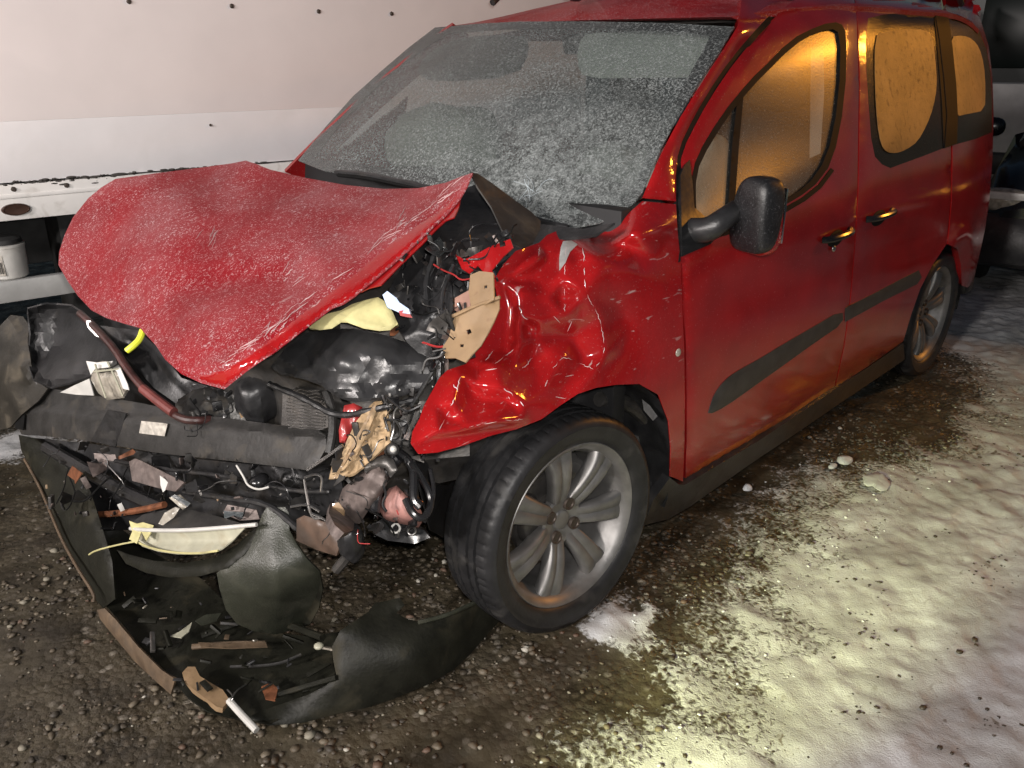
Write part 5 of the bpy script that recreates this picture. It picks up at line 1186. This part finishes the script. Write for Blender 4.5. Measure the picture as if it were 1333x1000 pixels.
S('motor_case', [(386, 676), (396, 671), (430, 682), (444, 706), (438, 724), (412, 716), (386, 704)], [(386, 676, 'd', 2.06), (444, 706, 'd', 1.98), (400, 712, 'd', 2.05)], nmat('brown_case', (.085, .055, .04), .4, var=.4, dirt=(.03, .025, .02), dirt_amt=.4), car, thick=.03, res=6, extra=cr(22, .006, 4), curl=.008, curlw=5)
G = rumple(at(458, 706, 'd', 1.99), (.035, .03, .05), 51, AX, 2.6, amp=.2, fr=20); mk('ball_joint', *G, M_BLK, car)
tube('drop_link', [(462, 712, 'd', 1.98), (450, 728, 'd', 2.0), (438, 742, 'd', 2.02)], .013, M_DARKST, car, 8)
for pts, r in ((((508, 585), (522, 590), (536, 604), (540, 622), (538, 650), (548, 660)), .011), (((536, 602), (550, 622), (562, 648), (558, 668), (548, 676), (536, 668), (528, 650)), .009), (((520, 596), (500, 620), (490, 646), (488, 668)), .012), (((560, 610), (566, 640), (560, 664), (552, 680)), .005)):
    tube('hose', [(x, y, 'd', 1.92+.02*math.sin(i)) for i, (x, y) in enumerate(pts)], r, M_BLKG, car, 10)
V, F = xf(lathe_geo([(0, .010), (.010, .010), (.014, .007), (.015, 0), (.010, -.02), (0, -.02)], 20), Matrix.Translation(at(512, 585, 'd', 1.885)) @ Matrix((( RT[0], -FW[0], UP[0], 0), (RT[1], -FW[1], UP[1], 0), (RT[2], -FW[2], UP[2], 0), (0, 0, 0, 1)))); cap_ = mk('filler_neck', V, F, M_GREY, car)
V, F = ell_geo(at(512, 585, 'd', 1.868), AX, (.008, .008, .008), 12, 8); mk('cap', V, F, M_WHITEP, cap_)
S('connector', [(490, 680), (504, 672), (530, 684), (552, 690), (560, 700), (540, 708), (505, 704), (488, 696)], [(490, 680, 'd', 1.97), (560, 700, 'd', 1.95)], M_BLKG, car, thick=.02, res=5, extra=cr(16, .006, 4))
def ring(px, py, d, r, w, m, nm='ring_clip'):
    Mx = Matrix.Translation(at(px, py, 'd', d)) @ Matrix(((RT[0], -FW[0], UP[0], 0), (RT[1], -FW[1], UP[1], 0), (RT[2], -FW[2], UP[2], 0), (0, 0, 0, 1))) @ Matrix.Rotation(.4, 4, 'X')
    V, F = xf(lathe_geo([(r+w*math.cos(a), w*math.sin(a)) for a in np.linspace(0, 2*math.pi, 9)[:-1]], 20, True), Mx); return mk(nm, V, F, m, car)
ring(515, 688, 1.935, .010, .0028, M_WHITEP); ring(536, 691, 1.93, .009, .0024, M_STEEL)
for pts in (((396, 624), (400, 650), (406, 676), (420, 674)), ((396, 622), (410, 617), (420, 620), (418, 640)), ((404, 668), (424, 676), (446, 700)), ((436, 652), (450, 660), (462, 672), (474, 680)), ((378, 660), (400, 656), (416, 666))):
    tube('wire', [(x, y, 'd', 1.99) for x, y in pts], .0032, M_STEEL, car, 6)
# black liner between crash box and tyre
S('splash_liner', [(540, 592), (560, 590), (604, 582), (640, 570), (640, 590), (600, 625), (588, 660), (578, 700), (560, 690), (548, 640)], [(540, 592, 'd', 2.04), (640, 570, 'd', 2.45), (580, 700, 'd', 2.42), (560, 640, 'd', 2.20), (600, 630, 'd', 2.5)], M_BLK, car, thick=.004, res=7, extra=cr(24, .014, 9))
# loose wiring: many thin leads through the wreckage
rng = np.random.default_rng(77); WMATS = [M_BLKG, M_SEAL, M_BLKG, M_REDP, M_SEAL, M_GREY, M_BLK, M_BLKG, M_STEEL, M_BLK]
zones = [(500, 300, 600, 470, 1.96, .04), (560, 400, 610, 480, 1.86, .03), (430, 560, 540, 700, 1.92, .03), (240, 590, 420, 670, 2.16, .05), (500, 500, 570, 600, 1.9, .04), (60, 580, 240, 680, 2.45, .06), (250, 480, 370, 560, 2.28, .04), (560, 300, 680, 380, 1.97, .03)]
GW = {}
for k in range(96):
    z = zones[k % len(zones)]; x = rng.uniform(z[0], z[2]); y = rng.uniform(z[1], z[3]); a = rng.uniform(0, 6.28); d = z[4]+rng.uniform(-z[5], z[5]*.3)
    P = []; 
    for j in range(5):
        P.append((min(max(x, z[0]-10), z[2]+10), min(max(y, z[1]-8), z[3]+8), 'd', d)); a += rng.normal(0, .8); s = rng.uniform(6, 20); x += s*math.cos(a); y += s*math.sin(a); d += rng.normal(0, .012)
    Q = np.array([p[:2] for p in P]); 
    if inside(Q, np.array(hood, float)).any() or inside(Q, np.array(fend, float)).any(): continue
    GW.setdefault(int(rng.integers(len(WMATS))), []).append(tube_geo(pxcurve(P, 2), rng.uniform(.0010, .0032), 5))
for i, g in GW.items():
    V, F = add(*g); tag(mk('loose_wiring', V, F, WMATS[i], car), kind='stuff')
# broken bits of plastic and metal caught in the front end
GB = {}; BM = [M_BLK, M_BLKG, M_GREY, M_CHROME, M_WHITEP, M_CAST, M_DARKST, M_TAN]; BW = [.32, .26, .16, .03, .02, .08, .11, .02]
for k in range(520):
    z = zones[k % len(zones)]; px, py = rng.uniform(z[0], z[2]), rng.uniform(z[1], z[3]); d = z[4]+rng.uniform(-z[5]*.2, z[5]*1.2)
    if inside(np.array([[px, py]]), np.array(hood, float))[0] or inside(np.array([[px, py]]), np.array(fend, float))[0]: continue
    i = int(rng.choice(len(BM), p=np.array(BW)/sum(BW))); s = (.002+.010*rng.random()**2.2)*(1 if i < 3 or i > 4 else .55)
    GB.setdefault(i, []).append(box_geo(at(px, py, 'd', d), rot_axes(rng.uniform(-3, 3, 3)), (s*rng.uniform(.6, 2.2), s*rng.uniform(.4, 1.2), s*rng.uniform(.12, .5)), .25))
for i, g in GB.items():
    V, F = add(*g); tag(mk('broken_bits', V, F, BM[i], car), kind='stuff')
# thicker looms and corrugated hoses threaded through the wreck
for pts, r in (([(566, 330, 'd', 2.02), (552, 372, 'd', 1.99), (560, 420, 'd', 1.95), (575, 470, 'd', 1.92), (566, 520, 'd', 1.93), (540, 560, 'd', 1.93)], .007),
               ([(590, 345, 'd', 1.97), (572, 390, 'd', 1.93), (585, 440, 'd', 1.88), (560, 490, 'd', 1.89), (535, 530, 'd', 1.91)], .005),
               ([(350, 500, 'd', 2.1), (400, 520, 'd', 2.04), (440, 545, 'd', 2.0), (500, 530, 'd', 1.92), (545, 520, 'd', 1.92)], .008),
               ([(150, 600, 'd', 2.5), (220, 612, 'd', 2.34), (300, 620, 'd', 2.2), (380, 640, 'd', 2.1), (430, 640, 'd', 2.02)], .006),
               ([(240, 640, 'd', 2.34), (300, 650, 'd', 2.22), (350, 655, 'd', 2.14), (390, 690, 'd', 2.1)], .009)):
    c = curve3([at(*p) for p in pts], 3); rr = r*(1+.14*np.sin(np.arange(len(c))*1.9)); V, F = tube_geo(c, rr, 8); mk('wiring_loom', V, F, M_BLK, car)
# torn scraps of sheet and plastic jammed between the larger parts
rng = np.random.default_rng(303)
SM = [M_BLK, M_DARKST, M_GREY, M_BLKG, M_CAST, M_RUST]
scr = {}
for k in range(70):
    z = zones[k % len(zones)]; cx, cy = rng.uniform(z[0], z[2]), rng.uniform(z[1], z[3]); n = int(rng.integers(5, 9)); R = rng.uniform(6, 17)
    an = np.sort(rng.uniform(0, 6.28, n)); pl = np.stack([cx+R*rng.uniform(.5, 1.3, n)*np.cos(an), cy+R*rng.uniform(.4, 1.1, n)*np.sin(an)], 1)
    if inside(pl, np.array(hood, float)).any() or inside(pl, np.array(fend, float)).any(): continue
    d = z[4]+rng.uniform(.0, z[5]*1.3); gx, gy = rng.normal(0, .0022, 2)
    try: g = sheet_geo(pl, lambda q: d+(q[:, 0]-cx)*gx+(q[:, 1]-cy)*gy, thick=.002, res=4, extra=crumple(9, .006, 900+k))
    except Exception: continue
    scr.setdefault(int(rng.choice(6, p=(.34, .2, .18, .14, .1, .04))), []).append(g)
for i, g in scr.items():
    V, F = add(*g); tag(mk('torn_scraps', V, F, SM[i], car, 40), kind='stuff')
# ------------------------------------------------------------------ things lying on the ground in front
def gpt(px, py, z=.004): return tuple(at(px, py, 'z', z))
fb = thing('fallen_bumper', 'torn black bumper skin lying on the gravel in front of the wreck', 'bumper', gpt(350, 930))
TD = tps([(30, 600, 'd', 2.84), (56, 640, 'd', 2.78), (80, 700, 'd', 2.62), (126, 776, 'z', .03), (222, 898, 'z', .02), (270, 928, 'z', .012), (350, 942, 'z', .012), (430, 880, 'z', .02), (300, 860, 'z', .012), (250, 800, 'z', .02), (180, 720, 'z', .05), (130, 640, 'd', 2.72), (400, 820, 'z', .02), (300, 760, 'z', .03)])
S('inner_tray', [(60, 590), (100, 612), (134, 660), (160, 690), (200, 720), (260, 752), (300, 790), (340, 822), (400, 828), (446, 822), (440, 860), (430, 900), (380, 930), (350, 942), (310, 936), (270, 926), (244, 908), (222, 880), (180, 836), (136, 786), (120, 756), (100, 720), (80, 672), (58, 632)], TD, M_BUMP, fb, thick=.004, res=8, extra=cr(34, .012, 41))
S('outer_skin', [(24, 566), (44, 570), (70, 588), (96, 606), (118, 640), (134, 690), (146, 730), (150, 780), (134, 792), (122, 778), (100, 742), (78, 702), (64, 664), (52, 632), (38, 604), (28, 588)], [(24, 566, 'd', 2.82), (122, 778, 'z', .03), (28, 588, 'd', 2.80), (78, 702, 'd', 2.58), (118, 640, 'd', 2.56), (150, 780, 'd', 2.38), (70, 588, 'd', 2.72)], M_BUMP, fb, thick=.005, res=7, extra=cr(36, .014, 6), curl=.012, curlw=8)
S('edge_strip', [(126, 794), (136, 792), (150, 806), (180, 842), (210, 872), (228, 884), (224, 898), (222, 904), (206, 890), (176, 862), (146, 826), (130, 806)], [(126, 794, 'z', .045), (224, 894, 'z', .03), (180, 842, 'z', .045)], M_BROWN, fb, thick=.006, res=5, extra=cr(24, .004, 4), curl=.006, curlw=5)
tube('edge_lip', [(32, 598, 'd', 2.80), (52, 634, 'd', 2.72), (66, 668, 'd', 2.62), (80, 702, 'd', 2.54), (102, 742, 'd', 2.46), (123, 774, 'd', 2.41), (122, 784, 'd', 2.40)], .0045, M_BROWN, fb, 8)
WDc = tps([(350, 944, 'z', .008), (440, 928, 'z', .008), (509, 910, 'z', .008), (590, 871, 'z', .010), (650, 809, 'z', .03), (666, 779, 'z', .09), (640, 775, 'z', .13), (584, 798, 'z', .15), (545, 808, 'z', .16), (488, 786, 'z', .20), (443, 821, 'z', .19), (432, 850, 'z', .14), (436, 880, 'z', .10), (400, 905, 'z', .05), (350, 922, 'z', .02), (540, 860, 'z', .10), (480, 880, 'z', .09)])
S('corner_skin', [(350, 945), (395, 941), (440, 929), (476, 922), (509, 911), (536, 900), (560, 890), (592, 871), (610, 854), (626, 836), (650, 809), (662, 788), (666, 779), (660, 773), (652, 770), (638, 774), (611, 787), (584, 799), (562, 806), (545, 809), (530, 806), (516, 798), (527, 788), (520, 778), (504, 782), (488, 785), (479, 797), (462, 808), (443, 821), (432, 842), (434, 860), (438, 880), (425, 892), (400, 905), (350, 922), (320, 934)], WDc, M_BUMP, fb, thick=.004, res=7, extra=lambda q: crumple(60, .003, 3)(q), curl=.006, curlw=6, holes=[[(640, 779), (650, 776), (653, 781), (643, 785)], [(608, 787), (612, 786), (613, 791), (609, 792)]])
tube('edge_lip', [(666, 778, 'z', .09), (652, 771, 'z', .12), (638, 775, 'z', .13), (611, 788, 'z', .142), (584, 800, 'z', .15), (560, 807, 'z', .155), (545, 810, 'z', .16)], .006, M_OLIVE, fb, 8)
tube('inner_rib', [(250, 842, 'z', .03), (300, 838, 'z', .03), (345, 838, 'z', .035)], .008, M_BROWN, fb, 8)
tube('inner_rib', [(300, 868, 'z', .03), (360, 866, 'z', .04), (392, 852, 'z', .05)], .004, M_GREY, fb, 6)
tube('inner_rib', [(360, 905, 'z', .04), (410, 890, 'z', .07), (438, 882, 'z', .10)], .007, M_BUMP, fb, 8)
tube('inner_rib', [(262, 828, 'z', .02), (340, 800, 'z', .03), (420, 830, 'z', .10)], .010, M_BUMP, fb, 8)
V, F = ell_geo(at(415, 841, 'z', .10), AX, (.013, .013, .008), 14, 8); mk('clip', V, F, M_PALE, fb)
# curved lower grille bar
S('grille_bar', [(152, 716), (168, 722), (200, 730), (240, 733), (280, 726), (310, 708), (334, 684), (340, 694), (318, 722), (296, 740), (262, 750), (220, 752), (190, 746), (164, 734)], [(152, 716, 'd', 2.40), (240, 740, 'd', 2.22), (336, 688, 'd', 2.14)], M_BUMP, fb, thick=.008, res=5, curl=.01, curlw=6, extra=cr(30, .004, 8))
# grey-green splash shield
ss = S('splash_shield', [(332, 696), (341, 670), (347, 661), (371, 660), (376, 668), (377, 690), (386, 708), (400, 728), (416, 744), (418, 764), (414, 788), (406, 806), (390, 818), (360, 826), (330, 822), (308, 812), (294, 794), (286, 768), (282, 746), (298, 736), (318, 720)], [(334, 694, 'd', 2.13), (366, 660, 'd', 2.11), (418, 760, 'd', 2.15), (350, 825, 'z', .05), (284, 760, 'd', 2.16), (345, 750, 'd', 2.10), (380, 760, 'd', 2.10), (400, 812, 'z', .06)], M_OLIVE, None, thick=.004, res=6, extra=lambda q: crumple(55, .006, 19)(q)+.02*sst(q[:, 0]-.12*q[:, 1], 262, 300), curl=.005, curlw=5)
S('rear_lobe', [(384, 706), (400, 728), (416, 744), (420, 768), (415, 792), (404, 812), (394, 818), (398, 780), (392, 740)], [(384, 706, 'd', 2.15), (420, 768, 'd', 2.19), (400, 815, 'z', .05)], M_BUMP, ss, thick=.004, res=6, off=-.012, extra=cr(20, .006, 3))
tag(ss, 'wet grey-green plastic splash shield standing on the fallen bumper', 'splash shield')
# broken headlamp shell
hs = thing('broken_headlamp', 'broken pale headlamp shell with bright rim, left of the splash shield', 'headlamp', gpt(250, 740))
HSD = tps([(170, 690, 'd', 2.30), (335, 684, 'd', 2.10), (180, 712, 'd', 2.27), (280, 720, 'd', 2.14), (250, 700, 'd', 2.19)])
S('shell', [(172, 684), (190, 684), (230, 690), (280, 690), (320, 686), (305, 702), (286, 716), (262, 721), (230, 721), (205, 717), (184, 710), (176, 700)], HSD, M_PALE, hs, thick=.004, res=5, extra=lambda q: .02*np.exp(-((q[:, 1]-704)/9)**2), curl=-.004, curlw=4)
tube('bright_rim', [(170, 688, 'd', 2.285), (186, 690, 'd', 2.25), (230, 691, 'd', 2.19), (280, 688, 'd', 2.14), (334, 683, 'd', 2.09)], .0055, M_WHITEP, hs, 8)
tube('bright_rim', [(174, 702, 'd', 2.275), (190, 712, 'd', 2.24), (220, 719, 'd', 2.195), (256, 721, 'd', 2.155), (284, 717, 'd', 2.125)], .0030, M_FOAM, hs, 6)
S('dark_top', [(172, 680), (186, 670), (214, 664), (250, 664), (290, 674), (322, 684), (280, 688), (230, 689), (190, 686)], [(172, 680, 'd', 2.31), (250, 664, 'd', 2.26), (322, 684, 'd', 2.12), (230, 689, 'd', 2.20)], M_GREY, hs, thick=.004, res=6, extra=cr(24, .006, 3))
S('jagged_end', [(168, 678), (178, 682), (186, 680), (200, 684), (196, 694), (190, 704), (184, 692), (178, 708), (168, 702), (172, 692)], [(168, 678, 'd', 2.28), (196, 700, 'd', 2.24)], M_FOAM, hs, thick=.003, res=3, extra=cr(7, .008, 3))
tube('spike', [(176, 705, 'd', 2.28), (150, 710, 'd', 2.33), (124, 717, 'd', 2.38), (116, 722, 'd', 2.40)], .0026, M_FOAM, hs, 6, 1)
S('lens_piece', [(206, 682), (214, 668), (228, 660), (234, 662), (226, 674), (212, 684)], [(206, 682, 'd', 2.24)], M_LENS, hs, thick=.003, res=3)
S('lens_piece', [(222, 646), (228, 644), (248, 655), (244, 660)], [(222, 646, 'd', 2.24)], M_CHROME, hs, thick=.003, res=3)
# broken bracket with pale rod at the very front
bk = thing('broken_bracket', 'broken tan bracket with pale rod, lowest in front of the bumper', 'bracket', gpt(290, 915))
BKD = tps([(240, 872, 'z', .06), (296, 912, 'z', .05), (334, 950, 'z', .03), (300, 895, 'z', .05)])
S('tan_block', [(237, 876), (244, 868), (254, 868), (260, 880), (276, 890), (290, 898), (298, 910), (290, 922), (282, 920), (266, 908), (250, 896), (240, 886)], BKD, M_TAN, bk, thick=.014, res=4, extra=cr(14, .006, 9))
tube('pale_rod', [(298, 912, 'z', .05), (316, 932, 'z', .04), (334, 951, 'z', .03)], .0085, nmat('pale_grey_rod', (.50, .49, .46), .45, var=.1), bk, 10, 0)
tube('clip_wire', [(296, 898, 'z', .055), (304, 906, 'z', .07), (300, 915, 'z', .06), (306, 900, 'z', .07), (322, 890, 'z', .06)], .002, M_STEEL, bk, 6)
# shards and leaves in the tray
for i, (pl, m, lb, cat) in enumerate((
        ([(222, 828), (234, 822), (250, 810), (246, 822), (236, 830)], M_PALE, 'pale green-white leaf-shaped shard inside the fallen bumper', 'shard'),
        ([(254, 808), (268, 800), (288, 798), (282, 808), (262, 814)], M_OLIVE, 'dull green shard lying just right of the pale shard', 'shard'),
        ([(258, 836), (300, 838), (345, 834), (348, 842), (300, 844), (262, 842)], M_BROWN, 'long brown strip of trim lying across the fallen bumper', 'strip'),
        ([(340, 894), (352, 888), (362, 896), (358, 912), (346, 910)], M_RUST, 'rust-coloured flat fragment near the front of the fallen bumper', 'fragment'))):
    tag(S(('shard', 'shard', 'trim_strip', 'fragment')[i], pl, [(p[0], p[1], 'z', .050) for p in pl[:3]], m, None, thick=.003, res=4, extra=cr(12, .003, i)), lb, cat)
for i, pts in enumerate((((312, 882), (320, 875)), ((358, 870), (372, 860), (400, 852)), ((366, 878), (398, 862)), ((270, 872), (286, 852)))):
    pass
rng = np.random.default_rng(9); G = {}
for k in range(110):
    px = rng.uniform(150, 440); py = rng.uniform(740, 925)
    if not inside(np.array([[px, py]]), np.array([(130, 700), (200, 740), (300, 800), (440, 830), (430, 890), (350, 935), (250, 905), (140, 790)]))[0]: continue
    i = int(rng.choice(6, p=(.42, .36, .02, .03, .07, .10))); s = .003+.012*rng.random()**2
    G.setdefault(i, []).append(box_geo(at(px, py, 'z', .045+.02*rng.random()), rot_axes(rng.uniform(-3, 3, 3)*np.array([.2, .2, 1])), (s*rng.uniform(.6, 3), s*rng.uniform(.4, 1.), s*rng.uniform(.15, .4)), .25))
for i, g in G.items():
    V, F = add(*g); tag(mk('broken_bits', V, F, (M_BLK, M_BUMP, M_STEEL, M_LENS, M_BROWN, M_GREY)[i], fb), kind='stuff')
